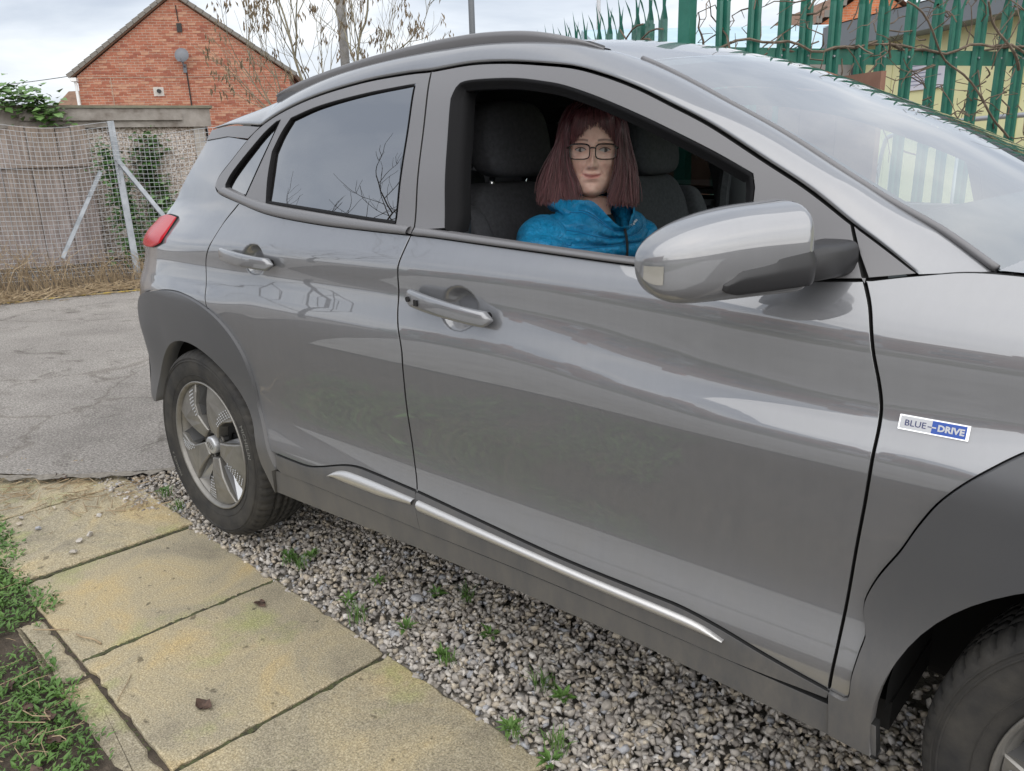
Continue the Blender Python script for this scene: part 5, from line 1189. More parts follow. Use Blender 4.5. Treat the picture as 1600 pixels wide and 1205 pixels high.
cl = empty('bare_climber', (.606, 1.557, 0), 'leafless climbing plant with grey twigs tangled through the green palisade fence', 'climber')
o = mb.obj('stems', TWIG, cl); o.matrix_parent_inverse = Matrix.Translation((-.606, -1.557, 0))
# ---- pale yellow building behind the fence
YELW = noisy('pale_yellow_cladding', [(.3, (.74, .72, .38)), (.7, (.84, .82, .48))], 1.2, .6, 4)
ybA = np.array([-1.617, 9.675]); ybd = np.array([.8214, -.5703]); ybn = np.array([.5703, .8214])
yb = empty('yellow_building', (0, 0, 0), 'single storey building with pale yellow cladding behind the green fence', 'building'); yb.matrix_world = frame2((ybA[0], ybA[1], 0), ybd)
MB().box((0, 0, 0), (14, 8, 2.60)).obj('wall', YELW, yb)
for i in range(1, 40): MB().box((i*.34, -.006, 0), (i*.34+.008, -.001, 2.6)).obj('cladding_joint', mat('joint_darker_yellow', (.58, .56, .30), .8) if i == 1 else bpy.data.materials['joint_darker_yellow'], yb)  # joint lines in a darker yellow than the cladding
FASC = mat('grey_fascia', (.17, .19, .21), .5)
mb = MB(); mb.add([(-.36, -.35, 2.50), (14, -.35, 2.54), (14, -.35, 2.84), (-.36, -.35, 2.80), (-.36, 0, 2.50), (14, 0, 2.54), (14, 0, 2.84), (-.36, 0, 2.80)], [(0, 1, 2, 3), (3, 2, 6, 7), (0, 4, 5, 1), (0, 3, 7, 4)]); mb.obj('fascia', FASC, yb)
mb = MB(); mb.add([(-.36, -.36, 2.81), (14, -.36, 2.85), (14, 5, 3.5), (-.36, 5, 3.4)], [(0, 1, 2, 3)]); mb.obj('roof', mat('red_brown_roof_sheet', (.20, .10, .085), .7), yb)
MB().box((-.02, -.10, 0), (.06, -.02, 2.5)).obj('downpipe', mat('dark_pipe', (.03, .035, .04), .5), yb)
MB().box((1.0, -.03, 1.88), (1.72, -.004, 2.26)).obj('sign_board', mat('white_sign', (.70, .70, .78), .5), yb)
mb = MB()
for i in range(7): mb.box((1.05, -.034, 2.20-i*.044), (1.05+.25+.35*((i*37) % 10)/10, -.031, 2.212-i*.044))
mb.obj('sign_lines', mat('sign_print', (.30, .31, .42), .6), yb)
MB().box((-1.6, .05, 0), (-.02, 5, 2.45)).obj('annexe_wall', mat('annexe_grey', (.33, .31, .28), .7), yb)
for x in (-1.45, -.75): MB().box((x, .02, 1.0), (x+.55, .06, 2.1)).obj('window_frame', UPVC, yb); MB().box((x+.05, .005, 1.05), (x+.5, .03, 2.05)).obj('window_pane', FARGLASS, yb)
# handrail before it
RAILM = mat('grey_handrail', (.40, .42, .44), .4, .5)
mb = MB(); H = [ybA+ybd*a-ybn*.75 for a in (1.55, 1.8, 2.8, 4.6)]
mb.tube(cr([(H[0][0], H[0][1], .75), (H[0][0]+.06, H[0][1]-.03, 1.22), (H[1][0], H[1][1], 1.36), (H[2][0], H[2][1], 1.47), (H[3][0], H[3][1], 1.5)], .05), .025, 8)
mb.tube([(H[1][0], H[1][1], 0), (H[1][0], H[1][1], 1.12)], .024, 8); mb.tube([(H[2][0], H[2][1], 0), (H[2][0], H[2][1], 1.16)], .024, 8); mb.tube([(H[1][0], H[1][1], .6), (H[3][0], H[3][1], .62)], .022, 8)
mb.obj('handrail', RAILM, None, True, label='grey tubular handrail in front of the yellow wall', cat='handrail')
# long low building with a pale blue roof, brick house behind
bl = empty('blue_roofed_building', (0, 0, 0), 'long low building with a pale blue metal roof behind the fence', 'building'); bl.matrix_world = frame2((-5.9, 10.3, .42), (.72, .69))
BLUER = noisy('pale_blue_roof_sheet', [(.3, (.36, .50, .58)), (.7, (.46, .60, .66))], 2, .5, 4)
MB().box((0, 0, 0), (14, 6, 2.35)).obj('wall', noisy('brown_cladding', [(.3, (.13, .075, .055)), (.7, (.20, .12, .09))], 3, .8), bl)
mb = MB(); mb.add([(-.3, -.4, 2.40), (14.3, -.4, 2.40), (14.3, 3, 3.25), (-.3, 3, 3.25), (-.3, -.4, 2.32), (14.3, -.4, 2.32), (-.3, 6.4, 2.4), (14.3, 6.4, 2.4)], [(0, 1, 2, 3), (4, 5, 1, 0), (3, 2, 7, 6), (0, 3, 6)]); mb.obj('roof', BLUER, bl)
for i in range(11): MB().box((.3+i*1.3, -.41, 2.41), (.33+i*1.3, -.40, 2.44)).obj('roof_rib', BLUER, bl)
h3 = empty('orange_brick_house', (0, 0, 0), 'orange brick house with a brown tiled roof behind the blue roofed building', 'house'); h3.matrix_world = frame2((-10.0, 23.0, -.6), (.70, .71))
BR2 = brick_material('orange_brick_wall', (.50, .15, .06), (.58, .20, .09), (.42, .34, .26))
mb = MB(); mb.add([(0, 0, 0), (8, 0, 0), (8, 0, 4.1), (4.2, 0, 6.6), (.4, 0, 4.1), (0, 0, 4.1)], [(0, 1, 2, 3, 4, 5)]); mb.box((0, .01, 0), (8, 7, 4.05)); mb.obj('wall', BR2, h3)
mb = MB(); mb.add([(-.2, -.2, 3.9), (4.2, -.2, 6.75), (4.2, 7, 6.75), (-.2, 7, 3.9), (8.2, -.2, 3.9), (8.2, 7, 3.9)], [(0, 1, 2, 3), (1, 4, 5, 2)]); mb.obj('roof', ROOFT, h3)
mb = MB()
for i in range(18): mb.box((-.2+i*.25, -.24, 3.9+i*.162), (-.02+i*.25, -.20, 4.10+i*.162))
mb.obj('verge', VERGE, h3)
# low brick wall and timber boards seen past the far side windows
lw = empty('boundary_wall', (0, 0, 0), 'low brick wall topped with timber boards behind the fence', 'wall'); lw.matrix_world = frame2((-6.5, 5.9, 0), (.866, -.5))
MB().box((0, 0, 0), (9, .22, .72)).obj('wall', BRICK, lw); MB().box((0, -.03, .722), (9, .26, .80)).obj('coping', noisy('pale_coping', [(.3, (.46, .43, .37)), (.7, (.58, .55, .48))], 4), lw)
for i in range(36): MB().box((i*.25+.004, .10, .80), (i*.25+.246, .125, 1.55)).obj('board', noisy('red_brown_board', [(.3, (.20, .10, .07)), (.7, (.30, .17, .12))], 7) if i == 0 else bpy.data.materials['red_brown_board'], lw)

# ---- across the road behind the viewer: terrace, hedge and a bare tree, which the car reflects
def terrace(x, y, i, w_=6.2):
    hs = empty('terraced_house', (x, y, 0), '%s brick terraced house from the left in the row across the road' % ('first', 'second', 'third', 'fourth', 'fifth', 'sixth')[i], 'house', 'terrace across the road')
    MB().box((0, -8, 0), (w_, 0, 5.0)).obj('wall', BRICK, hs)
    mb = MB(); mb.add([(-.02, .35, 4.95), (w_+.02, .35, 4.95), (w_+.02, -4, 7.4), (-.02, -4, 7.4), (-.02, -8.3, 4.95), (w_+.02, -8.3, 4.95)], [(1, 0, 3, 2), (2, 3, 4, 5), (0, 4, 3), (1, 2, 5)]); mb.obj('roof', ROOFT, hs)
    for a, b, c, e_ in ((.7, 2.0, 2.95, 4.35), (3.9, 5.2, 2.95, 4.35), (3.5, 5.5, .9, 2.35)):
        f_ = MB().box((a, .0, c), (b, .06, e_)).obj('window', UPVC, hs); MB().box((a+.08, .062, c+.08), ((a+b)/2-.03, .075, e_-.08)).box(((a+b)/2+.03, .062, c+.08), (b-.08, .075, e_-.08)).obj('pane', FARGLASS, f_)
    MB().box((1.0, 0, 0), (1.95, .07, 2.1)).obj('door', UPVC, hs)
    MB().box((w_-.5, -4.4, 7.1), (w_+.3, -3.6, 8.3)).obj('chimney', BRICK, hs)
for i in range(6): terrace(-32+i*6.2, -30, i)
def bush(label, c, sx, sy, sz, n):
    mb = MB()
    for _ in range(n):
        v = RNG.normal(size=3); v /= np.linalg.norm(v); rr = (.72+.3*RNG.random()); P_ = np.array(c)+v*rr*np.array([sx, sy, sz]); P_[2] = max(P_[2], .0)
        P, F = leaf(P_, v+RNG.normal(size=3)*.6, np.array([0, .3, 1.0]), .16, .12, .1); mb.add(P, F)
    r_ = empty('bush', (c[0], c[1], 0), label, 'bush'); o = mb.obj('crown', IVY, r_); o.matrix_parent_inverse = Matrix.Translation((-c[0], -c[1], 0)); MB().tube([(0, 0, 0), (0, 0, c[2])], .05, 6).obj('trunk', TWIG, r_)
bush('dark evergreen bush on the lawn behind the viewer, left', (-7.5, -9.5, .8), 1.4, 1.1, .9, 900)
bush('dark evergreen bush on the lawn behind the viewer, middle', (-2.5, -10.5, .7), 1.8, 1.0, .8, 900)
bush('dark evergreen bush on the lawn behind the viewer, right', (3.5, -11, .8), 1.6, 1.0, .9, 900)
DTWIG = noisy('dark_bark', [(.3, (.03, .024, .02)), (.7, (.06, .05, .042))], 12, .9, 4)  # bark darkened because the lit branches mirrored too pale
tree('bare_garden_tree', (-9.6, -7.9, -.05), 7.0, .075, 'bare garden tree behind the viewer, mirrored in the rear side window', 5, DTWIG, 1, 0, .80, .38)
# ------------------------------------------------------------------ car interior
FABR = noisy('black_seat_fabric', [(.3, (.050, .050, .056)), (.7, (.078, .078, .086))], 90, .85, 3, .15, 500, .001)
TRIMI = mat('charcoal_interior_plastic', (.06, .061, .067), .55)
LIN = mat('dark_headlining', (.10, .10, .11), .95)
STITCH = mat('grey_stitching', (.16, .16, .16), .7)
GREYI = mat('grey_interior_trim', (.20, .205, .215), .5)
def rbox(name, c, size, m, parent, e=.32, lean=0.0, nu=28, nv=20, taper=0.0):
    """superellipsoid cushion"""
    rows = []
    for i in range(nv+1):
        ph = -pi/2+pi*i/nv; row = []
        for j in range(nu):
            th = 2*pi*j/nu; f_ = lambda w_: np.sign(w_)*abs(w_)**e
            x = f_(cos(ph))*f_(cos(th)); y = f_(cos(ph))*f_(sin(th)); z = f_(sin(ph)); k = 1-taper*max(0, z)
            row.append((c[0]+x*size[0]/2-lean*z*size[2]/2, c[1]+y*k*size[1]/2, c[2]+z*size[2]/2))
        rows.append(row)
    v, f = grid_geo(np.array(rows), wrap_v=True, flip=True); return link(name, mesh(name, v, f, m, True), parent)
for nm, yc, hz in (('driver_seat', -.36, 1.305), ('passenger_seat', .36, 1.285)):
    s_ = link(nm, None, car); s_.empty_display_size = .1
    rbox('cushion', (1.22, yc, .52), (.54, .50, .20), FABR, s_); rbox('backrest', (1.00, yc, .86), (.15, .47, .66), FABR, s_, .36, .24, taper=.22)
    rbox('bolster', (1.03, yc-.215, .86), (.17, .09, .56), FABR, s_, .5, .24); rbox('bolster', (1.03, yc+.215, .86), (.17, .09, .56), FABR, s_, .5, .24)
    rbox('headrest', (.955, yc, hz), (.12, .275, .205), FABR, s_, .52, .15, taper=.12)
    for d_ in (-.07, .07): MB().tube([(.955, yc+d_, hz-.08), (.93, yc+d_, hz-.20)], .008, 8).obj('headrest_post', CHROME, s_, True)
    P = [(1.055-.24*(z-.86), yc-.17+.05*max(0, (z-1.02)/.15)**2, z) for z in np.linspace(.6, 1.15, 24)]; MB().tube(P, .0022, 5).obj('seat_stitching', STITCH, s_)
    MB().tube(cr([(.90, yc-.10, hz-.13), (.885, yc-.125, hz-.17), (.888, yc-.115, hz-.21), (.90, yc-.09, hz-.16)], .01), .005, 6).obj('bag_hook', TRIMI, s_, True)
rb_ = link('rear_bench', None, car); rbox('cushion', (.42, 0, .50), (.55, 1.22, .22), FABR, rb_); rbox('backrest', (.10, 0, .82), (.16, 1.22, .60), FABR, rb_, .3, .22)
for y_ in (-.36, 0, .36): rbox('headrest', (.03, y_, 1.14), (.10, .25, .13), FABR, rb_, .5, .1)
# headlining and floor
E_ = roof_edge(30); v, f = grid_geo(np.array([np.stack([E_[:, 0]-.02, -E_[:, 1]*t*.97, E_[:, 2]-.045+.03*(1-t*t)], 1) for t in np.linspace(-1, 1, 15)]), flip=True); link('headlining', mesh('headlining', v, f, LIN, True), car)
MB().box((-.35, -.78, .30), (2.15, .78, .34)).box((-.45, -.62, .34), (-.02, .62, .78)).obj('floor', TRIMI, car)
# inner pillar covers, door cards
for s in (-1, 1):
    for nm, pts, w_ in (('pillar_cover', [(1.10, .76, .60), (1.085, .735, 1.08), (1.05, .69, 1.28), (1.02, .635, 1.43)], .075), ('pillar_cover', [(.16, .74, .9), (.13, .70, 1.15), (.20, .655, 1.30), (.33, .62, 1.38)], .10)):
        rows = []
        for x, y, z in cr(pts, .05): rows.append([(x-w_, s*(y+.03), z), (x-w_*.8, s*(y-.015), z), (x+w_*.8, s*(y-.015), z), (x+w_, s*(y+.03), z)])
        v, f = grid_geo(np.array(rows), flip=(s > 0)); link(nm, mesh(nm, v, f, TRIMI, True), car)
    i = int(np.argmin(np.linalg.norm(C2-np.array([1.522, -.578, 1.448]), axis=1))); rows = []
    for q, p1_ in zip(resn(C2[:i+1], 24), resn(C1, 150)[:96:4]): rows.append([(p1_[0]-.01, -s*(p1_[1]+.02), p1_[2]-.015), ((q[0]+p1_[0])/2-.05, -s*(q[1]+.035), (q[2]+p1_[2])/2-.035), (q[0]-.015, -s*(q[1]+.01), q[2]-.012)])
    v, f = grid_geo(np.array(rows), flip=(s > 0)); link('pillar_cover', mesh('pillar_cover', v, f, TRIMI, True), car)
    for x0, x1 in ((1.10, 2.08), (.30, 1.02)):
        mb = MB(); mb.box((x0, min(s*.735, s*.785), .36), (x1, max(s*.735, s*.785), 1.055)); mb.box((x0+.08, min(s*.67, s*.736), .66), (x1-.35, max(s*.67, s*.736), .74)); mb.obj('door_card', TRIMI, fdoor[0 if s < 0 else 1] if x0 > 1 else rdoor[0 if s < 0 else 1])
        if s > 0: MB().box((x0+.02, .738, 1.056), (x1-.02, .80, 1.075)).obj('sill_trim', GREYI, fdoor[1] if x0 > 1 else rdoor[1])
# seat belt on the far pillar
MB().tube(cr([(1.085, .70, 1.22), (1.08, .68, 1.05), (1.10, .70, .7)], .05), .022, 6).obj('seat_belt', FABR, car); rbox('belt_guide', (1.08, .685, 1.25), (.06, .03, .10), TRIMI, car, .5)
# clear front glass on the passenger side
link('window_glass', panel_mesh('window_glass', [FWIN], GLASS, off=-.012, depth=0, gap=-.004, step=.05, s=1), fdoor[1])
# dashboard and steering wheel
ds = []
for y_ in np.linspace(-.72, .72, 25):
    hump = .035*math.exp(-((y_+.36)/.17)**2); ds.append([(2.34, y_, 1.03), (2.15, y_, 1.045), (1.95, y_, 1.035+hump*.6), (1.80, y_, 1.02+hump), (1.74, y_, .99+hump*.6), (1.73, y_, .90), (1.78, y_, .70), (1.82, y_, .40)])
v, f = grid_geo(np.array(ds), flip=False); link('dashboard', mesh('dashboard', v, f, TRIMI, True), car)
sw = link('steering_wheel', None, car); sw.location = (1.585, -.36, .945); sw.rotation_euler = (0, radians(-65), 0)
a = np.linspace(0, 2*pi, 49); MB().tube([(.18*cos(t), .18*sin(t), 0) for t in a], .0155, 10, 0, False).obj('wheel_rim', TRIMI, sw, True)
rbox('horn_pad', (0, 0, -.01), (.11, .13, .05), TRIMI, sw, .5)
for t in (pi/2, -pi/2, pi): MB().tube([(.04*cos(t), .04*sin(t), -.01), (.175*cos(t), .175*sin(t), 0)], .013, 6).obj('spoke', GREYI if t != pi else TRIMI, sw)

# ------------------------------------------------------------------ driver
person = empty('person', (1.10, -.38, .60), 'woman with dark red bob, glasses and blue padded jacket in the driver seat', 'person')
PINV = Matrix.Translation(-Vector(person.location))
def pobj(o): o.parent = person; o.matrix_parent_inverse = PINV; return o
HEAD = np.array([1.235, -.351, 1.268])
fy = radians(-90+31.0+5)                       # face direction in plan (angle from +x): towards the viewer, a little forward
HF = np.array([cos(fy), sin(fy), .02]); HF /= np.linalg.norm(HF); HA = np.cross(HF, [0, 0, 1.0]); HA = -HA/np.linalg.norm(HA)*1.0
if np.dot(HA, _r) < 0: HA = -HA
HU = np.array([0, 0, 1.0]); ti = radians(-1.5); HA, HU = HA*cos(ti)+HU*sin(ti), HU*cos(ti)-HA*sin(ti)
def hp(a, b, c): return HEAD+np.multiply.outer(np.asarray(a, float), HA)+np.multiply.outer(np.asarray(b, float), HF)+np.multiply.outer(np.asarray(c, float), HU)
RC = [.113,.108,.098,.082,.060,.035,.010,-.020,-.045,-.066,-.084,-.098,-.108,-.114]
WC = spline(RC[::-1], [.012,.029,.044,.055,.0625,.0685,.073,.0752,.0770,.0755,.070,.058,.038,.018])
FC = spline(RC[::-1], [.056,.070,.077,.0815,.0835,.085,.0862,.0865,.0885,.0895,.083,.067,.045,.020])
BC = spline(RC[::-1], [-.01,.005,.022,.040,.056,.070,.084,.095,.100,.100,.095,.080,.055,.026])
def G(a, c, ca, cc, sa, sc): return np.exp(-((a-ca)/sa)**2-((c-cc)/sc)**2)
def face(a, c):
    """forward relief of the face at (a, c)"""
    n_h = np.interp(c, [-.050, -.045, -.039, -.032, -.018, -.004, .010, .022], [0, .007, .0165, .0185, .0135, .0080, .0045, 0]); n_s = np.interp(c, [-.045, -.035, -.02, .0, .02], [.0105, .0105, .0085, .0075, .010])
    d = n_h*np.exp(-(a/n_s)**2)
    for s in (-1, 1):
        d = d+.0060*G(a, c, s*.0115, -.0385, .0050, .0062)-.0125*G(a, c, s*.031, .001, .0165, .0100)+.0040*G(a, c, s*.030, .021, .020, .006)+.0085*G(a, c, s*.037, -.030, .015, .013)-.0030*G(a, c, s*.050, -.058, .012, .012)+.0012*G(a, c, s*.030, -.011, .012, .003)
        t = (a*s-.017)/(.033-.017); ln = -.040-.026*t; d = d-.0030*np.exp(-((c-ln)/.0030)**2)*((t > -.1) & (t < 1.1))
    mc = -.0640+.0075*(a/.026)**2
    d = d+.0042*G(a, c, 0, -.0570, .017, .0038)+.0050*G(a, c, 0, -.0685, .0145, .0046)-.0045*np.exp(-((c-mc)/.0015)**2-(a/.0250)**4)-.0022*G(np.abs(a), c, .0265, -.0555, .004, .004)
    d = d+.0050*G(a, c, 0, -.097, .018, .010)-.0025*G(a, c, 0, -.079, .020, .005)
    return d
cs = list(np.r_[np.linspace(.113, .05, 16), np.linspace(.047, -.112, 84)]); na = 110
tt = np.linspace(-pi, pi, na, endpoint=False); tt = tt-.55*np.sin(tt)                       # denser towards the face
rows = []; cols = []
SK = np.array((.84, .56, .46)); LIP = np.array((.60, .22, .21)); BRW = np.array((.10, .05, .045))
for c in cs:
    w_, fr, bk = float(WC(c)), float(FC(c)), float(BC(c)); st, ct = np.sin(tt), np.cos(tt); ex = .86
    a_ = w_*np.sign(st)*np.abs(st)**ex; b_ = np.where(ct > 0, fr, bk)*np.sign(ct)*np.abs(ct)**.92
    b_ = np.where(ct > 0, b_+face(a_, c)*np.clip(ct*2.2, 0, 1), b_); rows.append(hp(a_, b_, np.full(na, c)))
    col = np.tile(SK, (na, 1)); fro = ct > .2
    mc = -.0640+.0075*(a_/.026)**2; lip = np.exp(-((c-mc)/.0062)**4-(a_/.0235)**6)*fro; col = col*(1-lip[:, None]*.75)+LIP*lip[:, None]*.75
    for s in (-1, 1):
        ch = .30*G(a_, c, s*.040, -.036, .018, .016)*fro; col = col*(1-ch[:, None])+np.array((.84, .42, .35))*ch[:, None]
        bc = .0215+.0035*np.cos((a_*s-.030)/.022*1.4); bm = np.exp(-((c-bc)/.0026)**2)*((a_*s > .011) & (a_*s < .050))*fro*.88; col = col*(1-bm[:, None])+BRW*bm[:, None]
        nm_ = .55*G(a_, c, s*.0085, -.0445, .0035, .0016)*fro; col = col*(1-nm_[:, None])+np.array((.16, .05, .04))*nm_[:, None]
    ml = np.exp(-((c-mc)/.0011)**2-(a_/.0225)**6)*fro*.8; col = col*(1-ml[:, None])+np.array((.22, .06, .06))*ml[:, None]; cols.append(col)
# under the chin, neck, and on down through shoulders and trunk as the same surface
def ring(cx, cy, z, wa, wb, ang): 
    ca, sa = cos(ang), sin(ang); st, ct = np.sin(tt), np.cos(tt); return np.stack([cx+ca*wb*ct-sa*wa*st*-1*-1, cy+sa*wb*ct+ca*wa*st, np.full(na, z)], 1)
st, ct = np.sin(tt), np.cos(tt)
for c, w_, fr, bk in ((-.115, .016, .052, -.012), (-.113, .028, .040, .02), (-.114, .038, .034, .045), (-.122, .046, .032, .058), (-.140, .050, .033, .062), (-.165, .054, .036, .068), (-.185, .066, .042, .078)):
    rows.append(hp(w_*st, np.where(ct > 0, fr, bk)*ct-.004, np.full(na, c))); cols.append(np.tile(SK*.97, (na, 1)))
BA = radians(-4)                               # trunk direction in plan
BF = np.array([cos(BA), sin(BA), 0]); BS = np.array([-sin(BA), cos(BA), 0])            # forward, her left
def bp_(s_, f_, z, lean=0.0):
    base = np.array([1.128, -.345, 0])+BF*((z-.6)*.20); return base+np.multiply.outer(np.asarray(s_, float), BS)+np.multiply.outer(np.asarray(f_, float), BF)+np.array([0, 0, 1.0])*z
th_off = math.atan2(np.dot(HA, -BF), np.dot(HA, BS))
for z, ws_, wf in ((1.065, .115, .075), (1.035, .165, .088), (.98, .175, .10), (.85, .155, .105), (.72, .15, .11), (.60, .17, .12), (.54, .16, .11)):
    rows.append(bp_(ws_*np.sin(tt), wf*np.cos(tt), z)); cols.append(np.tile(SK, (na, 1)))
P = np.array(rows); v, f = grid_geo(P, wrap_v=True, flip=True); nv_ = len(rows)
f = list(f)+[tuple(range(na))]
me = mesh('body', v, f, None, True); at = me.color_attributes.new('skin_colour', 'FLOAT_COLOR', 'POINT'); cc = np.vstack(cols); at.data.foreach_set('color', np.hstack([cc, np.ones((len(cc), 1))]).ravel())
SKIN = mat('skin', tuple(SK), .48, Subsurface_Weight=.12, Subsurface_Scale=.012); SKIN.node_tree.nodes['Principled BSDF'].inputs['Subsurface Radius'].default_value = (1, .35, .2)
t_, b_ = nodes(SKIN); an = t_.nodes.new('ShaderNodeAttribute'); an.attribute_name = 'skin_colour'; t_.links.new(mixc(t_, 1.0, an.outputs['Color'], ramp(t_, noise(t_, 75, 6, .65), [(.3, (.90, .82, .78)), (.7, (1.06, 1.06, 1.06))]), 'MULTIPLY'), b_.inputs['Base Color']); me.materials.append(SKIN)
pobj(link('body', me))
# arms and hands (skinned chains): both hands rest on the lower rim of the wheel
def skin_chain(name, pts, edges, rad, m, sub=2):
    me_ = bpy.data.meshes.new(name); me_.from_pydata([tuple(p) for p in pts], edges, []); o = bpy.data.objects.new(name, me_); COL.objects.link(o)
    md = o.modifiers.new('skin', 'SKIN'); md.use_smooth_shade = True
    for i, r in enumerate(rad): me_.skin_vertices[0].data[i].radius = (r, r)
    me_.skin_vertices[0].data[0].use_root = True; sb = o.modifiers.new('sub', 'SUBSURF'); sb.levels = sb.render_levels = sub; me_.materials.append(m); return pobj(o)
def hand(w0, d, side):
    """palm, four fingers and a thumb curled over the wheel rim"""
    d = np.asarray(d, float); d /= np.linalg.norm(d); up = np.array([0, 0, 1.0]); s = np.cross(d, up); s /= np.linalg.norm(s); pts = [w0, w0+d*.045, w0+d*.085]; rad = [.022, .027, .026]; ed = [(0, 1), (1, 2)]
    for k, (off, L) in enumerate(((-.030, .062), (-.010, .072), (.011, .068), (.031, .052))):
        b = len(pts); k0 = w0+d*.088+s*off; pts += [k0, k0+d*L*.45-up*L*.10, k0+d*L*.62-up*L*.50, k0+d*L*.40-up*L*.78]; rad += [.0105, .0095, .0088, .0078]; ed += [(2, b), (b, b+1), (b+1, b+2), (b+2, b+3)]
    b = len(pts); t0 = w0+d*.035+s*side*.030; pts += [t0, t0+d*.035+s*side*.022-up*.012, t0+d*.058+s*side*.018-up*.03]; rad += [.013, .011, .009]; ed += [(1, b), (b, b+1), (b+1, b+2)]
    skin_chain('hand', pts, ed, rad, SKIN)
hand(np.array([1.385, -.535, .845]), (.9, .25, .12), 1); hand(np.array([1.405, -.20, .845]), (.9, -.22, .12), -1)
# legs under the trousers
DENIM = noisy('dark_trousers', [(.3, (.012, .013, .02)), (.7, (.022, .024, .034))], 60, .9)
for s_ in (-1, 1): skin_chain('trouser_leg', [bp_(s_*.09, .02, .60), np.array([1.52, -.37+s_*.12, .66]), np.array([1.72, -.37+s_*.11, .42]), np.array([1.84, -.37+s_*.11, .40])], [(0, 1), (1, 2), (2, 3)], [.092, .070, .055, .045], DENIM)

# ---- eyes
EYEW = mat('eye_white', (.55, .48, .46), .4); IRIS = mat('hazel_iris', (.022, .016, .010), .5); LASH = mat('lash', (.02, .012, .012), .6)
for s in (-1, 1):
    def fb(a, c):
        w_, fr = float(WC(c)), float(FC(c)); st_ = min(.999, (abs(a)/w_))**(1/.86); ct_ = math.sqrt(max(0, 1-st_*st_)); return fr*ct_**.92+float(face(np.array(a), c))*min(1, ct_*2.2)
    V = []; F = []; n = 12
    for i in range(n+1):
        u = -1+2*i/n; a = s*.0305+u*.0135; hh = .0050*(1-abs(u)**2.2); c0 = .0005
        for k in (-.75, 0, 1): V.append(hp(a, fb(s*.0305+u*.0135, c0)+.0015+.0030*(1-u*u), c0+hh*k))
    for i in range(n):
        for k in (0, 1): F.append((i*3+k, (i+1)*3+k, (i+1)*3+k+1, i*3+k+1))
    ey = pobj(link('eye', mesh('eye', V, F, EYEW, True)))
    b0 = fb(s*.0305, .0005)+.0052; sh = .0008
    mb = MB(); mb.add([hp(s*.0305+sh+.0060*cos(t), b0, .0006+.0050*sin(t)) for t in np.linspace(0, 2*pi, 16, endpoint=False)], [tuple(range(16))]); o = mb.obj('iris', IRIS); pobj(o)
    mb = MB(); mb.tube([hp(s*.0305+u*.0142, fb(s*.0305+u*.0135, .003)+.0042+.0015*(1-u*u), .0008+.0060*(1-abs(u)**2.2)) for u in np.linspace(-1, 1, 11)], .0009, 4); o = mb.obj('upper_lashes', LASH); pobj(o)
# ---- glasses
FRM = mat('dark_brown_spectacle_frame', (.018, .012, .010), .25); LENS = make_glass('spectacle_lens', (.97, .97, .97), r0=.012)
def rrect(cx, cz, w_, h_, n=32, e=.5):
    return [(cx+w_/2*np.sign(cos(t))*abs(cos(t))**e, cz+h_/2*np.sign(sin(t))*abs(sin(t))**e) for t in np.linspace(0, 2*pi, n, endpoint=False)]
gl = link('glasses', None); pobj(gl); gl.empty_display_size = .05
def gb(a): return .1025-.10*abs(a)**2*9
mbf = MB()
for s in (-1, 1):
    R_ = rrect(s*.0325, -.0045, .0505, .0345, e=.52)
    P = [hp(a, gb(a), c+(.0015 if c > 0 else 0)) for a, c in R_]; P.append(P[0]); mbf.tube(P, .0015, 6, 0, False)
    top = [q for q in R_ if q[1] > .004]; top.sort(); mbf.tube([hp(a, gb(a)+.0004, c+.0018) for a, c in top], .0021, 6)
    mb = MB(); mb.add([hp(a, gb(a), c) for a, c in R_], [tuple(range(len(R_)))]); mb.obj('lens', LENS, gl)
    mbf.tube([hp(s*.0570, gb(.057), .006), hp(s*.066, .070, .006), hp(s*.0745, .02, .004), hp(s*.076, -.02, .0)], [.0028, .0022, .0018, .0018], 6)
mbf.tube([hp(a, .1035-.0*a, .004+.0022*(1-(a/.0085)**2)) for a in np.linspace(-.0085, .0085, 7)], .0018, 6)
mbf.obj('frame', FRM, gl, True)
# ---- hair: a shell with many fine locks on it
HAIR = mat('dark_burgundy_hair', (.05, .016, .02), .38, Specular_IOR_Level=.55); t_, b_ = nodes(HAIR)
ah = t_.nodes.new('ShaderNodeAttribute'); ah.attribute_name = 'lock_colour'; t_.links.new(ah.outputs['Color'], b_.inputs['Base Color'])
def hair_pt(lon, v, lift=0.0):
    """lon 0 at the face, +-pi at the back; v 0 crown .. 1 tip of the bob"""
    s_, c_ = np.sin(lon), np.cos(lon); side = np.clip((np.abs(lon)-.5)/1.2, 0, 1)
    tip = -.136-.012*np.cos(lon)*0
    k = np.clip(v/.42, 0, 1); ph = k*pi/2*.98
    Wd = .083+lift; Dp = np.where(c_ > 0, .094, .110)+lift
    a1 = Wd*s_*np.sin(ph); b1 = Dp*c_*np.sin(ph)-.004; c1 = .020+(.103+lift)*np.cos(ph)
    k2 = np.clip((v-.42)/.58, 0, 1); c2 = .022+(tip-.022)*k2
    fl = 1+.30*k2**.8+.06*k2**3*(s_ < 0); a = np.where(v > .42, Wd*s_*fl, a1); b = np.where(v > .42, Dp*c_*(1+.10*k2)-.004, b1); c = np.where(v > .42, c2, c1)
    return a, b, c
VV = []; FF = []; HC = []
def lock(pts, rad, col):
    global VV, FF, HC
    V, F = tube_geo(pts, rad, 4, False); b = len(VV); VV += list(V); FF += [tuple(i+b for i in q) for q in F]; n = len(V); tgrad = np.repeat(np.linspace(0, 1, len(pts)), 4)[:, None]
    HC += list(col*(1-tgrad*.0)+np.array((.10, .052, .048))*(tgrad**1.6))
rh = np.random.default_rng(3)
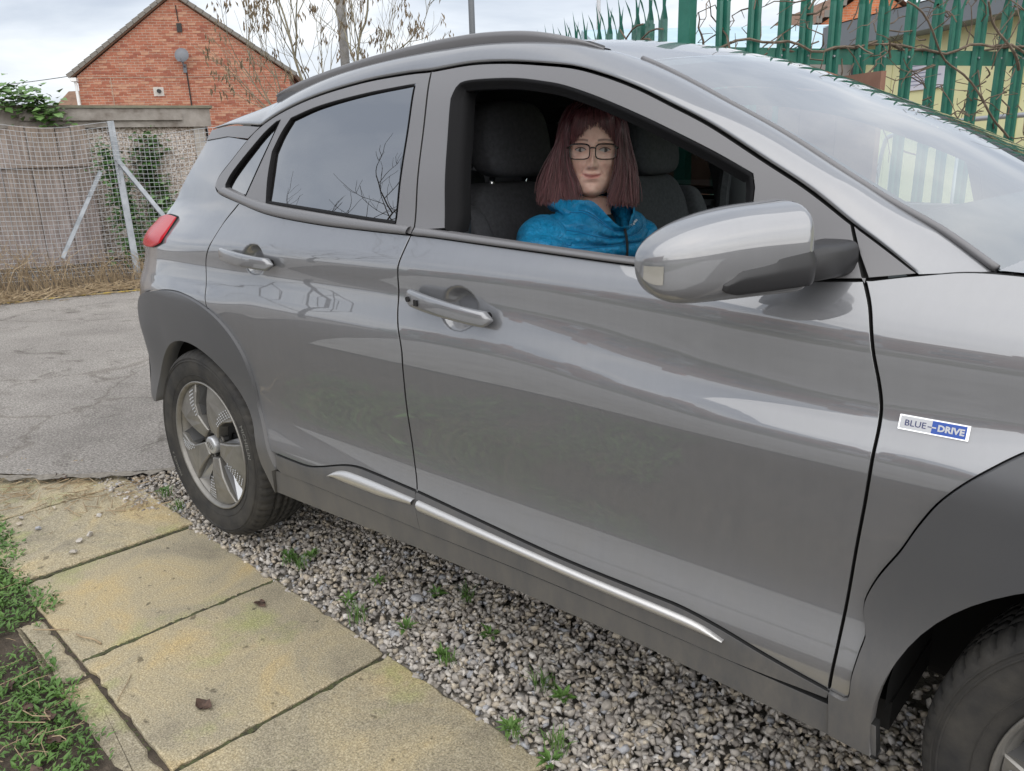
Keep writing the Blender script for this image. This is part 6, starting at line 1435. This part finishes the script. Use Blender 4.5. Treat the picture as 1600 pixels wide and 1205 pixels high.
def hcol(): return np.array((.066, .014, .021))*(.35+1.2*rh.random())+np.array((.07, .035, .03))*(rh.random() > .86)
# back and side curtain
for i in range(3000):
    lon = (.80+ (pi-.80)*rh.random()**1.05)*(1 if rh.random() < .5 else -1); v = np.linspace(.02+.25*rh.random(), .86+.14*rh.random()**.6, 13); lift = .006*rh.normal()*.6+.003; wob = .10*rh.normal()
    lo = lon+(wob*.25)*(v-.4)*(v > .4); lim = np.where(np.abs(lo) < .80, .80*np.sign(lo), lo); a, b, c = hair_pt(lim, v, lift); lock(hp(a, b, c+.004*rh.normal()), np.linspace(.0019, .0009, 13), hcol())
# front locks framing the face: hang at a = +-.062 .. .10
for i in range(1500):
    s = 1 if rh.random() < .5 else -1; q = rh.random(); ax_ = .0605+.030*q; f0 = .066-.050*q; v = np.linspace(0, 1, 13); c = .122-(.218+.040*rh.random())*v+.004*rh.normal(); en = (.036+.098*q if s < 0 else .050+.062*q)+.004*rh.normal(); a = s*np.interp(v, [0, .12, .28, .45, .7, .88, 1], [.012+.02*q, .045, .064+.012*q, ax_+.003, (ax_+en)/2+.009, en+.004, en+(.006 if q > .5 else -.004)])+.0016*np.sin(v*9+6*rh.random()); b = np.interp(v, [0, .12, .28, .45, 1], [.030, .058, f0+.012, f0+.008, f0+.004+.020*rh.random()])
    a = a+.0025*rh.normal(); lock(hp(a, b+.003*rh.normal(), c), np.linspace(.0018, .0008, 13), hcol())
# fringe, parted above the nose
for i in range(1300):
    u = -1+2*rh.random(); a1 = u*.064; end = np.interp(u, [-1, -.72, -.5, -.25, 0, .25, .5, .72, 1], [.014, .028, .044, .060, .072, .068, .054, .034, .016])+.007*rh.normal(); v = np.linspace(0, 1, 10)
    a = np.interp(v, [0, .5, 1], [.006+.25*a1, .75*a1, a1*1.02+.002*rh.normal()]); c = .124-(.124-end)*v**1.25; fr = np.array([float(FC(min(.11, cc_)))*math.sqrt(max(0, 1-(min(abs(aa), .068)/.0725)**2.2)) for aa, cc_ in zip(a, c)]); b = np.maximum(fr, .0)+np.interp(v, [0, .3, 1], [.006, .012, .010])+.002*rh.normal()
    lock(hp(a, b, c), np.linspace(.0016, .0006, 10), hcol())
n0 = len(VV); lons = np.linspace(.86, 2*pi-.86, 60); vs_ = np.linspace(0, .97, 30); S = []
for v_ in vs_:
    lo = np.where(lons > pi, lons-2*pi, lons); a, b, c = hair_pt(lo, np.full(60, v_), -.004); S.append(hp(a, b, c))
Vs, Fs = grid_geo(np.array(S)); VV += list(Vs); FF += [tuple(i+n0 for i in q) for q in Fs]; HC += [np.array((.022, .007, .010))]*len(Vs)
n0 = len(VV); S = []
for v_ in np.linspace(0, .40, 14):
    lo = np.linspace(-.95, .95, 24); a, b, c = hair_pt(lo, np.full(24, v_*.62), -.004); S.append(hp(a, b, c))
Vs, Fs = grid_geo(np.array(S)); VV += list(Vs); FF += [tuple(i+n0 for i in q) for q in Fs]; HC += [np.array((.022, .007, .010))]*len(Vs)
me = mesh('hair', VV, FF, HAIR, True); at = me.color_attributes.new('lock_colour', 'FLOAT_COLOR', 'POINT'); at.data.foreach_set('color', np.hstack([np.array(HC), np.ones((len(HC), 1))]).ravel()); pobj(link('hair', me))
# ---- jacket
BLUE = mat('blue_padded_nylon', (.008, .33, .66), .33, Coat_Weight=.3, Coat_Roughness=.25); t_, b_ = nodes(BLUE)
t_.links.new(ramp(t_, noise(t_, 14, 5, .6), [(.3, (.006, .27, .58)), (.7, (.012, .38, .74))]), b_.inputs['Base Color']); bump(t_, b_, noise(t_, 34, 6, .7, dist=1.6), 1.0, .022)
def puff(u): return np.abs(np.sin(u*pi))**.55
SEAM = []; rows = []; nt3 = 96; ta = np.linspace(-pi, pi, nt3, endpoint=False)
zp = np.r_[np.linspace(.56, 1.08, 74), np.linspace(1.084, 1.150, 16)]
for z in zp:
    ws_ = np.interp(z, [.56, .70, .85, .98, 1.03, 1.06, 1.085, 1.105, 1.125, 1.150], [.19, .19, .19, .192, .190, .180, .156, .124, .100, .088]); wf = np.interp(z, [.56, .75, .95, 1.03, 1.085, 1.125, 1.150], [.150, .145, .135, .120, .095, .082, .078])
    pf = .017*puff((z-.56)/.040+.18*np.sin(ta*2))*np.interp(z, [1.06, 1.13], [1, .6]); cre = .0035*np.sin(ta*7+z*40)*np.sin(z*55+ta*3)+.0022*np.sin(ta*23+z*90)*np.sin(z*130+ta*11); s_, f_ = (ws_+pf+cre)*np.sin(ta), (wf+pf+cre)*np.cos(ta)
    kf = .42+.58*sstep(.15, 1.15, np.abs(ta)); q_ = bp_(s_, f_+np.interp(z, [1.05, 1.15], [0, .022]), z)
    q_[:, 2] = np.where(q_[:, 2] > 1.03, 1.03+(q_[:, 2]-1.03)*kf, q_[:, 2]); rows.append(q_)
    if (z-.56)/.040-round((z-.56)/.040) > -.09 and (z-.56)/.040-round((z-.56)/.040) < .09 and z > .9: SEAM.append(q_)
v, f = grid_geo(np.array(rows), wrap_v=True, flip=False); jk = link('jacket', mesh('jacket', v, f, BLUE, True)); pobj(jk)
mb = MB()
for q_ in SEAM: mb.tube(list(q_)+[q_[0]], .0016, 4, 0, False)
pobj(mb.obj('jacket_seams', mat('dark_blue_stitching', (.003, .13, .30), .6)))
def sleeve(pts, r0, r1):
    P = cr(pts, .006); n = len(P); L_ = np.linspace(0, 1, n); tot = np.sum(np.linalg.norm(np.diff(P, axis=0), axis=1)); R_ = np.interp(L_, [0, .06, 1], [r0*.82, r0, r1])+.014*puff(L_*tot/.040)-.007
    V, F = tube_geo(P, R_, 28); V = np.array(V)+.003*np.sin(np.array(V)*[60, 75, 50]).sum(1)[:, None]*.6; o = link('sleeve', mesh('sleeve', V, F, BLUE, True)); pobj(o)
sR = bp_(-.150, .0, 1.035); sL = bp_(.150, .0, 1.035)
sleeve([sR+BS*.05, sR+BS*-.02, sR-BS*.055+np.array([.02, 0, -.07]), np.array([1.20, -.60, .84]), np.array([1.28, -.575, .80]), np.array([1.385, -.535, .845])], .074, .046)
sleeve([sL-BS*.05, sL+BS*.02, sL+BS*.055+np.array([.03, 0, -.07]), np.array([1.30, -.13, .84]), np.array([1.35, -.16, .82]), np.array([1.405, -.20, .845])], .074, .046)
# collar and hood roll behind the neck
nk = bp_(0, .0, 1.125); P = []
for t in np.linspace(-2.55, 2.55, 36): P.append(nk+BS*.098*np.sin(t+pi)*1.0+BF*(.088*np.cos(t+pi))+np.array([0, 0, .002+.022*math.cos(t)-.045*max(0, abs(t)-1.5)**1.3]))
V, F = tube_geo(P, np.interp(np.linspace(0, 1, 36), [0, .15, .5, .85, 1], [.010, .018, .028, .018, .010]), 18); V = np.array(V)+.004*np.sin(np.array(V)*[80, 95, 70]).sum(1)[:, None]*.5; pobj(link('hood', mesh('hood', V, F, BLUE, True)))
# dark top showing in the open neck, zip, chest lettering
TOPM = mat('black_top', (.012, .012, .014), .8); mb = MB()
rows = [hp(w_*st, np.where(ct > 0, fr, bk)*ct-.004, np.full(na, c)) for c, w_, fr, bk in ((-.160, .0575, .042, .072), (-.172, .062, .047, .076), (-.185, .068, .052, .08))]
v, f = grid_geo(np.array(rows), wrap_v=True); pobj(link('inner_top', mesh('inner_top', v, f, TOPM, True)))
mb = MB(); zl = [bp_(.003, float(np.interp(z, [.75, .95, 1.03, 1.06, 1.085], [.155, .150, .137, .126, .112])), z) for z in np.linspace(.78, 1.078, 30)]; mb.tube(zl, .0035, 6); mb.tube([zl[20]+BF*.004, zl[17]+BF*.006], .0045, 6); pobj(mb.obj('zip', TOPM))
from mathutils.bvhtree import BVHTree
jb = BVHTree.FromPolygons([tuple(q.co) for q in jk.data.vertices], [tuple(q.vertices) for q in jk.data.polygons])
V, F = text_mesh('berghaus', .0098, 0, .0003); n2 = np.array([.62, -.76, .25]); n2 /= np.linalg.norm(n2); tx = np.cross([0, 0, 1.0], n2); tx /= np.linalg.norm(tx); up2 = np.cross(n2, tx); an_ = radians(48)
LX = tx*cos(an_)+up2*sin(an_); LY = up2*cos(an_)-tx*sin(an_); c0 = np.array([1.325, -.292, 1.083]); VP = []
for x, y, _ in V:
    q = c0+LX*x+LY*y; h_ = jb.ray_cast(Vector(q+n2*.08), Vector(-n2)); VP.append(np.array(h_[0])+n2*.0022 if h_[0] is not None else q)
pobj(MB().add(VP, F).obj('jacket_lettering', mat('white_embroidery', (.75, .76, .78), .7)))
